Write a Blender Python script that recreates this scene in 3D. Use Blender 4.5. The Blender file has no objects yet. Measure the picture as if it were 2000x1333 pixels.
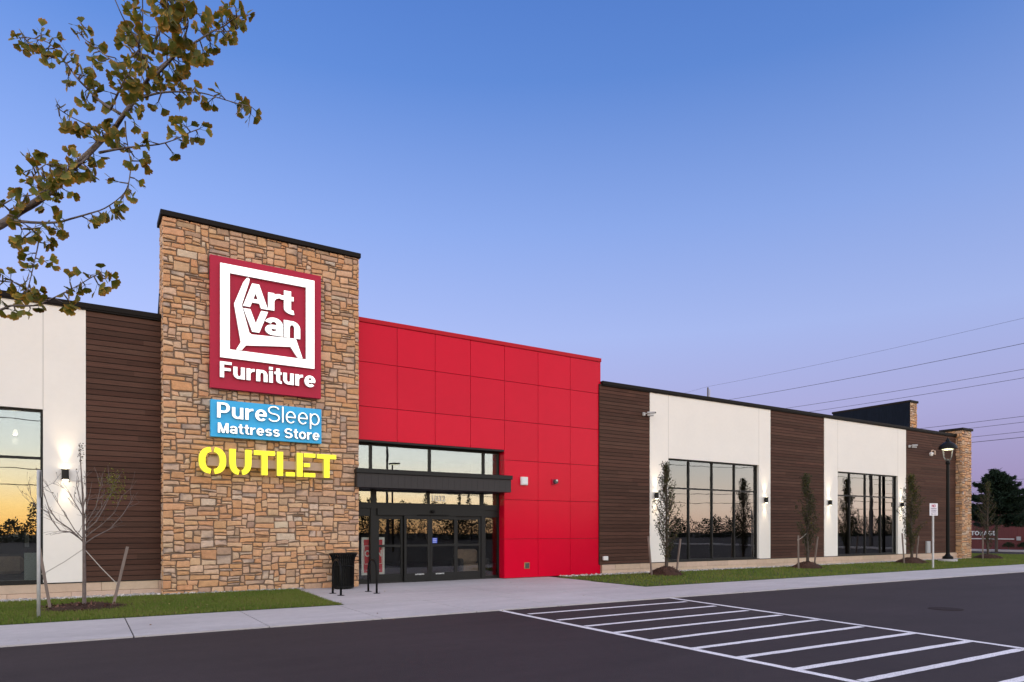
import bpy, math, random
import numpy as np
from mathutils import Vector, Matrix

# ---------------------------------------------------------------- camera, sky, exposure
scene = bpy.context.scene
COL = scene.collection
F, CX, HY, EYE = 1333.3, 1000.0, 1036.0, 1.6
ANG = math.atan(2114 / F)
C_, S_ = math.cos(ANG), math.sin(ANG)

cam_d = bpy.data.cameras.new('camera')
cam_d.lens = 24.0
cam_d.sensor_width = 36.0
cam_d.shift_y = (HY - 666.5) / 2000.0
cam_d.clip_start = 0.05
cam_d.clip_end = 2000
cam = bpy.data.objects.new('camera', cam_d)
cam.location = (0, 0, EYE)
cam.rotation_euler = (math.radians(90), 0, -(math.pi / 2 - ANG))
COL.objects.link(cam)
scene.camera = cam

world = bpy.data.worlds.new("World")
scene.world = world
world.use_nodes = True


def build_world():
    nt = world.node_tree
    N, L = nt.nodes, nt.links
    for n in list(N):
        N.remove(n)
    out = N.new('ShaderNodeOutputWorld')
    bg = N.new('ShaderNodeBackground')
    L.new(bg.outputs[0], out.inputs[0])
    tc = N.new('ShaderNodeTexCoord')
    sep = N.new('ShaderNodeSeparateXYZ')
    L.new(tc.outputs['Generated'], sep.inputs[0])

    def ramp(stops):
        r = N.new('ShaderNodeValToRGB')
        e = r.color_ramp.elements
        while len(e) < len(stops):
            e.new(0.5)
        for k, (p, c) in enumerate(stops):
            e[k].position = p
            e[k].color = (c[0], c[1], c[2], 1)
        L.new(sep.outputs[2], r.inputs[0])
        return r
    # dusk sky away from the set sun: lavender belt near the horizon, blue above
    east = ramp([(0.0, (0.30, 0.235, 0.39)), (0.07, (0.375, 0.315, 0.545)), (0.16, (0.42, 0.42, 0.72)),
                 (0.27, (0.38, 0.475, 0.84)), (0.40, (0.25, 0.38, 0.785)), (0.55, (0.110, 0.240, 0.63)),
                 (0.70, (0.055, 0.155, 0.50)), (1.0, (0.12, 0.16, 0.34))])
    # afterglow on the side where the sun went down
    glow = ramp([(0.0, (0.90, 0.44, 0.10)), (0.03, (0.95, 0.62, 0.22)), (0.06, (0.86, 0.70, 0.42)), (0.10, (0.68, 0.68, 0.59)),
                 (0.16, (0.54, 0.61, 0.64)), (0.24, (0.47, 0.49, 0.51)), (0.36, (0.34, 0.355, 0.385)), (0.6, (0.25, 0.26, 0.295)), (1.0, (0.15, 0.155, 0.20))])
    flank = ramp([(0.0, (0.68, 0.46, 0.35)), (0.03, (0.72, 0.56, 0.45)), (0.06, (0.66, 0.575, 0.49)), (0.10, (0.56, 0.56, 0.53)),
                  (0.16, (0.48, 0.53, 0.56)), (0.24, (0.44, 0.455, 0.47)), (0.36, (0.33, 0.345, 0.375)), (0.6, (0.25, 0.26, 0.295)), (1.0, (0.15, 0.155, 0.20))])
    west = N.new('ShaderNodeMixRGB')
    L.new(flank.outputs[0], west.inputs[1])
    L.new(glow.outputs[0], west.inputs[2])
    wm = N.new('ShaderNodeVectorMath')
    wm.operation = 'SCALE'
    L.new(west.outputs[0], wm.inputs[0])
    wm.inputs['Scale'].default_value = SKY_WEST
    # horizontal direction of the afterglow
    dot = N.new('ShaderNodeVectorMath')
    dot.operation = 'DOT_PRODUCT'
    L.new(tc.outputs['Generated'], dot.inputs[0])
    v = Vector((-0.50, -0.86, 0)).normalized()
    dot.inputs[1].default_value = v
    gr = N.new('ShaderNodeMapRange')
    gr.interpolation_type = 'SMOOTHSTEP'
    L.new(dot.outputs['Value'], gr.inputs[0])
    gr.inputs[1].default_value = 0.10
    gr.inputs[2].default_value = 0.92
    L.new(gr.outputs[0], west.inputs[0])
    mr = N.new('ShaderNodeMapRange')
    mr.interpolation_type = 'SMOOTHERSTEP'
    L.new(dot.outputs['Value'], mr.inputs[0])
    mr.inputs[1].default_value = -0.75
    mr.inputs[2].default_value = 0.15
    mx = N.new('ShaderNodeMixRGB')
    L.new(mr.outputs[0], mx.inputs[0])
    # the sky deepens away from the glow
    dm = N.new('ShaderNodeMapRange')
    L.new(sep.outputs[0], dm.inputs[0])
    dm.inputs[1].default_value = -0.1
    dm.inputs[2].default_value = 1.0
    dm.inputs[3].default_value = 1.06
    dm.inputs[4].default_value = 0.84
    es = N.new('ShaderNodeVectorMath')
    es.operation = 'SCALE'
    L.new(east.outputs[0], es.inputs[0])
    L.new(dm.outputs[0], es.inputs['Scale'])
    L.new(es.outputs[0], mx.inputs[1])
    L.new(wm.outputs[0], mx.inputs[2])
    L.new(mx.outputs[0], bg.inputs[0])
    bg.inputs[1].default_value = 1.0


SKY_WEST = 4.0
build_world()

scene.view_settings.view_transform = 'Standard'
scene.view_settings.look = 'None'
scene.view_settings.exposure = 0.2
scene.view_settings.gamma = 1
cy = scene.cycles
cy.use_denoising = True
cy.max_bounces = 7
cy.diffuse_bounces = 3
cy.glossy_bounces = 4
cy.transmission_bounces = 4
cy.transparent_max_bounces = 10
cy.caustics_reflective = False
cy.caustics_refractive = False
cy.sample_clamp_indirect = 6

# ---------------------------------------------------------------- geometry of the view (metres)


def P(px, py, Y):
    """point on the vertical plane y = Y seen at photo pixel (px, py)"""
    k = (px - CX) / F
    X = Y * (C_ + S_ * k) / (S_ - C_ * k)
    d = C_ * X + S_ * Y
    return X, EYE + (HY - py) * d / F


def PX(px, Y):
    return P(px, HY, Y)[0]


def PZ(px, py, Y):
    return P(px, py, Y)[1]


def D(px, py, d):
    """point at depth d seen at photo pixel (px, py)"""
    r = d * (px - CX) / F
    return Vector((C_ * d + S_ * r, S_ * d - C_ * r, EYE + (HY - py) * d / F))


# ---------------------------------------------------------------- materials
MATS = {}


def mat(name, color, rough=0.6, spec=0.5, metal=0.0, noise=0.0, nscale=8.0, tone=False, bump=0.0, bscale=60.0,
        emit=None, estr=0.0, trans=0.0, detail=4.0, stretch=None, rvar=0.0):
    m = bpy.data.materials.new(name)
    m.use_nodes = True
    nt = m.node_tree
    N, L = nt.nodes, nt.links
    b = N['Principled BSDF']
    b.inputs['Roughness'].default_value = rough
    b.inputs['Specular IOR Level'].default_value = spec
    b.inputs['Metallic'].default_value = metal
    tc = N.new('ShaderNodeTexCoord')
    vec = tc.outputs['Object']
    if stretch:
        mp = N.new('ShaderNodeMapping')
        mp.inputs['Scale'].default_value = stretch
        L.new(vec, mp.inputs[0])
        vec = mp.outputs[0]
    rgb = N.new('ShaderNodeRGB')
    rgb.outputs[0].default_value = (*color, 1)
    cur = rgb.outputs[0]
    if tone:
        at = N.new('ShaderNodeAttribute')
        at.attribute_name = 'tone'
        mx = N.new('ShaderNodeMixRGB')
        mx.blend_type = 'MULTIPLY'
        mx.inputs[0].default_value = 1
        L.new(cur, mx.inputs[1])
        L.new(at.outputs['Color'], mx.inputs[2])
        cur = mx.outputs[0]
    if noise > 0:
        for sc, am in ((nscale, noise), (nscale * 7.3, noise * 0.6)):
            nz = N.new('ShaderNodeTexNoise')
            nz.inputs['Scale'].default_value = sc
            nz.inputs['Detail'].default_value = detail
            L.new(vec, nz.inputs['Vector'])
            mr = N.new('ShaderNodeMapRange')
            mr.inputs[1].default_value = 0.25
            mr.inputs[2].default_value = 0.75
            mr.inputs[3].default_value = 1 - am
            mr.inputs[4].default_value = 1 + am
            L.new(nz.outputs['Fac'], mr.inputs[0])
            mx = N.new('ShaderNodeVectorMath')
            mx.operation = 'SCALE'
            L.new(cur, mx.inputs[0])
            L.new(mr.outputs[0], mx.inputs['Scale'])
            cur = mx.outputs[0]
            if rvar > 0 and sc == nscale:
                m2 = N.new('ShaderNodeMapRange')
                m2.inputs[3].default_value = max(0.02, rough - rvar)
                m2.inputs[4].default_value = min(1, rough + rvar)
                L.new(nz.outputs['Fac'], m2.inputs[0])
                L.new(m2.outputs[0], b.inputs['Roughness'])
    L.new(cur, b.inputs['Base Color'])
    if bump > 0:
        nz = N.new('ShaderNodeTexNoise')
        nz.inputs['Scale'].default_value = bscale
        nz.inputs['Detail'].default_value = 5
        L.new(vec, nz.inputs['Vector'])
        bp = N.new('ShaderNodeBump')
        bp.inputs['Strength'].default_value = bump
        bp.inputs['Distance'].default_value = 0.02
        L.new(nz.outputs['Fac'], bp.inputs['Height'])
        L.new(bp.outputs[0], b.inputs['Normal'])
    if emit:
        b.inputs['Emission Color'].default_value = (*emit, 1)
        b.inputs['Emission Strength'].default_value = estr
    if trans > 0:
        tr = N.new('ShaderNodeBsdfTranslucent')
        L.new(cur, tr.inputs[0])
        ms = N.new('ShaderNodeMixShader')
        ms.inputs[0].default_value = trans
        L.new(b.outputs[0], ms.inputs[1])
        L.new(tr.outputs[0], ms.inputs[2])
        L.new(ms.outputs[0], N['Material Output'].inputs[0])
    MATS[name] = m
    return m


def glass_mat(name, base, tint, ior=1.5):
    m = bpy.data.materials.new(name)
    m.use_nodes = True
    nt = m.node_tree
    N, L = nt.nodes, nt.links
    N.remove(N['Principled BSDF'])
    t = N.new('ShaderNodeBsdfTransparent')
    t.inputs[0].default_value = (*tint, 1)
    g = N.new('ShaderNodeBsdfGlossy')
    g.inputs['Roughness'].default_value = 0.004
    g.inputs[0].default_value = (0.97, 0.98, 1.0, 1)
    fr = N.new('ShaderNodeFresnel')
    fr.inputs[0].default_value = ior
    mr = N.new('ShaderNodeMapRange')
    mr.inputs[1].default_value = 0.03
    mr.inputs[3].default_value = base
    mr.inputs[4].default_value = 1.0
    L.new(fr.outputs[0], mr.inputs[0])
    nz = N.new('ShaderNodeTexNoise')
    nz.inputs['Scale'].default_value = 0.9
    tc = N.new('ShaderNodeTexCoord')
    L.new(tc.outputs['Object'], nz.inputs['Vector'])
    bp = N.new('ShaderNodeBump')
    bp.inputs['Strength'].default_value = 0.06
    bp.inputs['Distance'].default_value = 0.02
    L.new(nz.outputs['Fac'], bp.inputs['Height'])
    L.new(bp.outputs[0], g.inputs['Normal'])
    ms = N.new('ShaderNodeMixShader')
    L.new(mr.outputs[0], ms.inputs[0])
    L.new(t.outputs[0], ms.inputs[1])
    L.new(g.outputs[0], ms.inputs[2])
    L.new(ms.outputs[0], N['Material Output'].inputs[0])
    MATS[name] = m
    return m


def ground_mat(name, color, spots=(), rough=0.85, big=0.12, fine=0.25, fscale=260, bump=0.25, cracks=False):
    """large soft blotches + fine aggregate, in world metres"""
    m = bpy.data.materials.new(name)
    m.use_nodes = True
    nt = m.node_tree
    N, L = nt.nodes, nt.links
    b = N['Principled BSDF']
    b.inputs['Roughness'].default_value = rough
    b.inputs['Specular IOR Level'].default_value = 0.22
    geo = N.new('ShaderNodeNewGeometry')
    cur = N.new('ShaderNodeRGB')
    cur.outputs[0].default_value = (*color, 1)
    cur = cur.outputs[0]
    for sc, am, st in ((0.35, big, (1, 1, 1)), (1.3, big * 0.7, (0.35, 1.6, 1)), (6, big * 0.5, (1, 1, 1)), (fscale, fine, (1, 1, 1))):
        mp = N.new('ShaderNodeMapping')
        mp.inputs['Scale'].default_value = st
        L.new(geo.outputs['Position'], mp.inputs[0])
        nz = N.new('ShaderNodeTexNoise')
        nz.inputs['Scale'].default_value = sc
        nz.inputs['Detail'].default_value = 6
        L.new(mp.outputs[0], nz.inputs['Vector'])
        mr = N.new('ShaderNodeMapRange')
        mr.inputs[1].default_value = 0.28
        mr.inputs[2].default_value = 0.72
        mr.inputs[3].default_value = 1 - am
        mr.inputs[4].default_value = 1 + am
        L.new(nz.outputs['Fac'], mr.inputs[0])
        mx = N.new('ShaderNodeVectorMath')
        mx.operation = 'SCALE'
        L.new(cur, mx.inputs[0])
        L.new(mr.outputs[0], mx.inputs['Scale'])
        cur = mx.outputs[0]
    L.new(cur, b.inputs['Base Color'])
    nz = N.new('ShaderNodeTexNoise')
    nz.inputs['Scale'].default_value = fscale * 0.6
    nz.inputs['Detail'].default_value = 3
    L.new(geo.outputs['Position'], nz.inputs['Vector'])
    bp = N.new('ShaderNodeBump')
    bp.inputs['Strength'].default_value = bump
    bp.inputs['Distance'].default_value = 0.01
    L.new(nz.outputs['Fac'], bp.inputs['Height'])
    L.new(bp.outputs[0], b.inputs['Normal'])
    MATS[name] = m
    return m


ground_mat('asphalt', (0.041, 0.0292, 0.0318), rough=0.85, big=0.13, fine=0.55, fscale=110, bump=0.5)
ground_mat('concrete', (0.47, 0.43, 0.44), rough=0.85, big=0.10, fine=0.14, fscale=90, bump=0.15)
ground_mat('paint_white', (0.76, 0.71, 0.74), rough=0.7, big=0.10, fine=0.34, fscale=70, bump=0.3)
ground_mat('soil', (0.055, 0.075, 0.02), rough=0.95, big=0.25, fine=0.5, fscale=60, bump=0.6)
ground_mat('mulch', (0.055, 0.028, 0.020), rough=0.95, big=0.25, fine=0.6, fscale=40, bump=0.8)
ground_mat('seam', (0.10, 0.09, 0.095), rough=0.9)
mat('iron', (0.036, 0.026, 0.028), 0.95, spec=0.1, noise=0.35, nscale=20)
mat('blade', (1, 1, 1), 0.7, tone=True, trans=0.25, spec=0.2)
mat('gravel', (0.50, 0.47, 0.46), 0.9, tone=True, noise=0.15, nscale=30)
mat('chips', (0.085, 0.04, 0.028), 0.95, tone=True)
mat('stone', (1, 1, 1), 0.88, spec=0.25, tone=True, noise=0.14, nscale=11, bump=0.5, bscale=45)
mat('mortar', (0.19, 0.13, 0.092), 0.95, noise=0.15, nscale=20)
mat('siding', (0.082, 0.040, 0.030), 0.75, spec=0.12, tone=True, noise=0.18, nscale=2.2, stretch=(1, 1, 14), bump=0.12, bscale=14)
mat('siding_gap', (0.010, 0.007, 0.006), 0.9)
mat('stucco', (0.84, 0.785, 0.74), 0.9, spec=0.15, noise=0.022, nscale=1.1, bump=0.2, bscale=170)
mat('stucco_joint', (0.5, 0.46, 0.43), 0.9)
mat('coping', (0.013, 0.010, 0.009), 0.6, spec=0.10, noise=0.06, nscale=3)
mat('base_stone', (0.56, 0.41, 0.31), 0.85, tone=True, noise=0.07, nscale=6, bump=0.2, bscale=60)
mat('red_panel', (0.62, 0.002, 0.026), 0.17, spec=0.11, noise=0.03, nscale=0.6, tone=True, bump=0.05, bscale=0.8)
mat('red_gap', (0.20, 0.003, 0.010), 0.6)
mat('red_cap', (0.46, 0.002, 0.014), 0.4, spec=0.15)
mat('bronze', (0.011, 0.010, 0.010), 0.45, spec=0.25, noise=0.05, nscale=4)
mat('canopy_metal', (0.040, 0.035, 0.036), 0.5, spec=0.2, noise=0.06, nscale=5, stretch=(6, 1, 1))
mat('metal_back', (0.009, 0.012, 0.020), 0.85, spec=0.04, noise=0.25, nscale=2, stretch=(8, 8, 1))
mat('sign_red', (0.43, 0.007, 0.042), 0.45, spec=0.25, noise=0.03, nscale=2)
mat('sign_blue', (0.05, 0.45, 0.84), 0.45, spec=0.25, noise=0.03, nscale=2)
mat('letter_white', (0.85, 0.85, 0.83), 0.4, emit=(1, 0.98, 0.95), estr=0.75)
mat('letter_side', (0.55, 0.5, 0.52), 0.4)
mat('letter_yellow', (0.65, 0.58, 0.02), 0.4, emit=(1.0, 0.88, 0.02), estr=0.75)
mat('yellow_side', (0.42, 0.36, 0.16), 0.5, emit=(1.0, 0.88, 0.08), estr=0.2)
mat('raceway', (0.50, 0.34, 0.25), 0.6, noise=0.05)
mat('galvanised', (0.50, 0.49, 0.49), 0.5, metal=0.15, noise=0.12, nscale=7)
mat('galv_dark', (0.20, 0.20, 0.205), 0.5, metal=0.2, noise=0.1, nscale=7)
mat('stake_wood', (0.20, 0.15, 0.13), 0.85, noise=0.2, nscale=5, stretch=(6, 6, 0.8))
mat('bark', (0.26, 0.20, 0.185), 0.9, noise=0.25, nscale=14, bump=0.6, bscale=40)
mat('bark_grey', (0.15, 0.115, 0.105), 0.9, noise=0.3, nscale=14, bump=0.6, bscale=40)
mat('bark_dark', (0.075, 0.055, 0.045), 0.9, noise=0.25, nscale=14, bump=0.5, bscale=40)
mat('leaf', (1, 1, 1), 0.55, spec=0.35, tone=True, trans=0.35)
mat('needle', (1, 1, 1), 0.7, spec=0.2, tone=True, trans=0.1)
mat('black_metal', (0.006, 0.006, 0.0065), 0.4, spec=0.12)
mat('black_soft', (0.018, 0.018, 0.019), 0.6)
mat('white_plastic', (0.74, 0.72, 0.72), 0.5)
mat('grey_plastic', (0.42, 0.41, 0.42), 0.5)
mat('dark_plastic', (0.05, 0.045, 0.05), 0.4)
mat('brass', (0.35, 0.25, 0.12), 0.4, metal=0.8)
mat('sign_white', (0.78, 0.74, 0.80), 0.5)
mat('sign_text', (0.42, 0.03, 0.10), 0.5)
mat('sign_text_dark', (0.16, 0.09, 0.19), 0.5)
mat('poster_red', (0.72, 0.03, 0.045), 0.5)
mat('poster_white', (0.88, 0.85, 0.80), 0.5)
mat('sticker_white', (0.75, 0.75, 0.75), 0.5)
mat('sticker_blue', (0.02, 0.07, 0.55), 0.5)
mat('glow_warm', (0.9, 0.85, 0.7), 0.4, emit=(1.0, 0.86, 0.60), estr=14.0)
mat('glow_lamp', (0.9, 0.9, 0.7), 0.4, emit=(1.0, 0.95, 0.62), estr=1.7)
mat('glow_pendant', (0.9, 0.85, 0.8), 0.4, emit=(1.0, 0.85, 0.65), estr=0.7)
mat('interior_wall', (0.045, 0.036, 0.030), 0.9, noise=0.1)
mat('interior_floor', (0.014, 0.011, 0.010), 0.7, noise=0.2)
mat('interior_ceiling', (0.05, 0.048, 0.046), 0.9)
mat('wood_brown', (0.22, 0.10, 0.045), 0.5, noise=0.2, nscale=4, stretch=(1, 1, 8))
mat('fabric_dark', (0.07, 0.065, 0.065), 0.9, noise=0.3, nscale=14)
mat('fabric_beige', (0.42, 0.30, 0.22), 0.9, noise=0.15, nscale=9)
mat('fabric_white', (0.7, 0.68, 0.66), 0.8, noise=0.05)
mat('board_white', (0.62, 0.66, 0.63), 0.7)
mat('art_grey', (0.28, 0.28, 0.27), 0.7, noise=0.4, nscale=5)
mat('wire', (0.02, 0.02, 0.022), 0.6)
mat('pole_wood', (0.10, 0.085, 0.075), 0.9, noise=0.2, nscale=3)
mat('maroon_siding', (0.15, 0.035, 0.035), 0.7, noise=0.08, nscale=2, stretch=(1, 6, 1))
mat('maroon_roof', (0.16, 0.075, 0.075), 0.6, noise=0.1)
mat('rope', (0.45, 0.40, 0.36), 0.8)
mat('headlamp', (0.8, 0.8, 0.8), 0.2)
mat('roof_grey', (0.2, 0.2, 0.2), 0.9)
mat('car_blue', (0.03, 0.08, 0.22), 0.25)
mat('car_glass', (0.01, 0.012, 0.015), 0.08)
mat('tail_red', (0.4, 0.01, 0.01), 0.3)
glass_mat('glass', 0.145, (0.80, 0.83, 0.82))
glass_mat('glass_door', 0.045, (0.90, 0.91, 0.90))

# ---------------------------------------------------------------- mesh builder
ROOT = {}


class MB:
    def __init__(self):
        self.v, self.f, self.c, self.mi = [], [], [], []

    def add(self, vs, fs, col=(1, 1, 1), mi=0):
        o = len(self.v)
        self.v += [tuple(p) for p in vs]
        self.f += [tuple(i + o for i in f) for f in fs]
        if col and isinstance(col[0], (tuple, list)):
            self.c += [tuple(q) for q in col]
        else:
            self.c += [tuple(col)] * len(vs)
        self.mi += [mi] * len(fs)

    def box(self, x0, x1, y0, y1, z0, z1, col=(1, 1, 1), mi=0, bev=0.0):
        x0, x1 = min(x0, x1), max(x0, x1)
        y0, y1 = min(y0, y1), max(y0, y1)
        z0, z1 = min(z0, z1), max(z0, z1)
        if bev <= 0:
            vs = [(x, y, z) for x in (x0, x1) for y in (y0, y1) for z in (z0, z1)]
            fs = [(0, 1, 3, 2), (4, 6, 7, 5), (0, 4, 5, 1), (2, 3, 7, 6), (0, 2, 6, 4), (1, 5, 7, 3)]
            self.add(vs, fs, col, mi)
        else:  # bevelled in all directions
            b = min(bev, (x1 - x0) * .45, (y1 - y0) * .45, (z1 - z0) * .45)
            vs, idx = [], {}
            for i, x in enumerate((x0, x1)):
                for j, y in enumerate((y0, y1)):
                    for k, z in enumerate((z0, z1)):
                        sx, sy, sz = (1, -1)[i], (1, -1)[j], (1, -1)[k]
                        idx[i, j, k, 0] = len(vs); vs.append((x, y + sy * b, z + sz * b))
                        idx[i, j, k, 1] = len(vs); vs.append((x + sx * b, y, z + sz * b))
                        idx[i, j, k, 2] = len(vs); vs.append((x + sx * b, y + sy * b, z))
            fs = []
            I = idx
            for i in (0, 1):
                q = [I[i, 0, 0, 0], I[i, 0, 1, 0], I[i, 1, 1, 0], I[i, 1, 0, 0]]
                fs.append(q if i == 0 else q[::-1])
                q = [I[0, i, 0, 1], I[1, i, 0, 1], I[1, i, 1, 1], I[0, i, 1, 1]]
                fs.append(q if i == 0 else q[::-1])
                q = [I[0, 0, i, 2], I[0, 1, i, 2], I[1, 1, i, 2], I[1, 0, i, 2]]
                fs.append(q if i == 0 else q[::-1])
                for j in (0, 1):
                    fs.append([I[0, i, j, 1], I[1, i, j, 1], I[1, i, j, 2], I[0, i, j, 2]])
                    fs.append([I[i, 0, j, 0], I[i, 1, j, 0], I[i, 1, j, 2], I[i, 0, j, 2]])
                    fs.append([I[i, j, 0, 0], I[i, j, 1, 0], I[i, j, 1, 1], I[i, j, 0, 1]])
                    for k in (0, 1):
                        fs.append([I[i, j, k, 0], I[i, j, k, 1], I[i, j, k, 2]])
            self.add(vs, fs, col, mi)

    def tube(self, pts, rad, n=8, col=(1, 1, 1), mi=0, cap=True):
        pts = [Vector(p) for p in pts]
        if not isinstance(rad, (list, tuple)):
            rad = [rad] * len(pts)
        vs, fs = [], []
        prev = None
        for i, p in enumerate(pts):
            t = (pts[min(i + 1, len(pts) - 1)] - pts[max(i - 1, 0)])
            if t.length < 1e-9:
                t = Vector((0, 0, 1))
            t.normalize()
            a = prev if prev is not None else (Vector((1, 0, 0)) if abs(t.x) < 0.8 else Vector((0, 1, 0)))
            u = (a - t * a.dot(t))
            if u.length < 1e-6:
                a = Vector((0, 1, 0.3)); u = a - t * a.dot(t)
            u.normalize()
            prev = u
            w = t.cross(u)
            for k in range(n):
                an = 2 * math.pi * k / n
                vs.append(p + (u * math.cos(an) + w * math.sin(an)) * rad[i])
        for i in range(len(pts) - 1):
            for k in range(n):
                k2 = (k + 1) % n
                fs.append((i * n + k, i * n + k2, (i + 1) * n + k2, (i + 1) * n + k))
        if cap:
            fs.append(tuple(range(n))[::-1])
            fs.append(tuple((len(pts) - 1) * n + k for k in range(n)))
        self.add(vs, fs, col, mi)

    def lathe(self, cx, cy, prof, n=24, col=(1, 1, 1), mi=0):
        vs, fs = [], []
        for r, z in prof:
            for k in range(n):
                a = 2 * math.pi * k / n
                vs.append((cx + r * math.cos(a), cy + r * math.sin(a), z))
        for i in range(len(prof) - 1):
            for k in range(n):
                k2 = (k + 1) % n
                fs.append((i * n + k, i * n + k2, (i + 1) * n + k2, (i + 1) * n + k))
        fs.append(tuple(range(n))[::-1])
        fs.append(tuple((len(prof) - 1) * n + k for k in range(n)))
        self.add(vs, fs, col, mi)

    def prism_xz(self, poly, y0, y1, col=(1, 1, 1), mi=0, side_mi=None):
        """poly in (x, z), front at y0 (towards the viewer), back at y1"""
        n = len(poly)
        vs = [(x, y0, z) for x, z in poly] + [(x, y1, z) for x, z in poly]
        self.add(vs, [tuple(range(n)), tuple(range(2 * n - 1, n - 1, -1))], col, mi)
        o = len(self.v) - 2 * n
        fs = [(i, n + i, n + (i + 1) % n, (i + 1) % n) for i in range(n)]
        self.f += [tuple(k + o for k in f) for f in fs]
        self.mi += [mi if side_mi is None else side_mi] * n

    def sheet(self, poly, z):
        self.add([(x, y, z) for x, y in poly], [tuple(range(len(poly)))])

    def slab(self, poly, z0, z1):
        n = len(poly)
        vs = [(x, y, z1) for x, y in poly] + [(x, y, z0) for x, y in poly]
        fs = [tuple(range(n)), tuple(range(2 * n - 1, n - 1, -1))] + [(i, (i + 1) % n, n + (i + 1) % n, n + i) for i in range(n)]
        self.add(vs, fs)

    def build(self, name, material, parent=None, loc=None, smooth=False, tone=True):
        off = Vector((0, 0, 0))
        if parent is not None:
            off = Vector(ROOT[parent.name])
        elif loc is not None:
            off = Vector(loc)
        V = np.array(self.v, dtype=np.float64) - np.array(off)
        me = bpy.data.meshes.new(name)
        me.from_pydata(V.tolist(), [], self.f)
        ms = material if isinstance(material, (list, tuple)) else [material]
        for m in ms:
            me.materials.append(MATS[m])
        if len(ms) > 1:
            me.polygons.foreach_set('material_index', self.mi)
        if any(q != (1, 1, 1) for q in self.c[:50]) or tone:
            ca = me.color_attributes.new('tone', 'FLOAT_COLOR', 'POINT')
            arr = np.ones((len(self.c), 4), dtype=np.float32)
            arr[:, :3] = np.array(self.c, dtype=np.float32)[:, :3]
            ca.data.foreach_set('color', arr.ravel())
        if smooth:
            me.polygons.foreach_set('use_smooth', [True] * len(me.polygons))
        me.update()
        o = bpy.data.objects.new(name, me)
        COL.objects.link(o)
        if parent is not None:
            o.parent = parent
            ROOT[o.name] = ROOT[parent.name]
        else:
            o.location = off
            ROOT[o.name] = tuple(off)
        return o


def thing(name, label, cat, loc, group=None):
    o = bpy.data.objects.new(name, None)
    o.empty_display_size = 0.2
    COL.objects.link(o)
    o.location = loc
    ROOT[o.name] = tuple(loc)
    return tag(o, label, cat, group)


def tag(o, label, cat, group=None):
    o['label'] = label
    o['category'] = cat
    if group:
        o['group'] = group
    return o


def kind(o, k, label=None):
    o['kind'] = k
    if label:
        o['label'] = label
    return o


def dup(root, loc, label):
    def cp(o, parent):
        c = o.copy()
        COL.objects.link(c)
        if parent is not None:
            c.parent = parent
        for ch in [q for q in bpy.data.objects if q.parent == o]:
            cp(ch, c)
        return c
    r = cp(root, None)
    r.location = loc
    r['label'] = label
    ROOT[r.name] = tuple(loc)
    return r


# ---------------------------------------------------------------- lettering
def glyphs(body, bold=0.0, spacing=1.0):
    cu = bpy.data.curves.new('t', 'FONT')
    cu.body = body
    cu.size = 1
    cu.offset = bold
    cu.space_character = spacing
    cu.extrude = 0.5
    cu.resolution_u = 4
    o = bpy.data.objects.new('t', cu)
    COL.objects.link(o)
    bpy.context.view_layer.update()
    me = o.evaluated_get(bpy.context.evaluated_depsgraph_get()).to_mesh()
    V = np.array([v.co[:] for v in me.vertices])
    Fs = [tuple(p.vertices) for p in me.polygons]
    o.evaluated_get(bpy.context.evaluated_depsgraph_get()).to_mesh_clear()
    bpy.data.objects.remove(o)
    bpy.data.curves.remove(cu)
    return V, Fs


def word(mb, body, x0, x1, z0, z1, yf, yb, bold=0.0, spacing=1.0, axis='x', side_mi=None):
    """letters filling the box x0..x1, z0..z1; front at yf, back at yb"""
    V, Fs = glyphs(body, bold, spacing)
    a, b = V.min(0), V.max(0)
    u = (V[:, 0] - a[0]) / (b[0] - a[0])
    w = (V[:, 1] - a[1]) / (b[1] - a[1])
    X = x0 + u * (x1 - x0)
    Z = z0 + w * (z1 - z0)
    Y = np.where(V[:, 2] > 0, yf, yb)
    if axis == 'x':
        pts = np.stack([X, Y, Z], 1)
    else:
        pts = np.stack([Y, X, Z], 1)
    o = len(mb.v)
    mb.add(pts.tolist(), Fs)
    if side_mi is not None:
        n = len(Fs)
        for k, f in enumerate(Fs):
            ys = {round(float(V[i, 2]), 3) for i in f}
            mb.mi[len(mb.mi) - n + k] = side_mi if len(ys) > 1 else 0


# heavy grotesque letters drawn with an elliptical pen: every glyph is a set of pen strokes or polygons
def arc(cx, cy, rx, ry, a0, a1, n=14):
    return [(cx + rx * math.cos(math.radians(a0 + (a1 - a0) * t / n)), cy + ry * math.sin(math.radians(a0 + (a1 - a0) * t / n))) for t in range(n + 1)]


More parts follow.
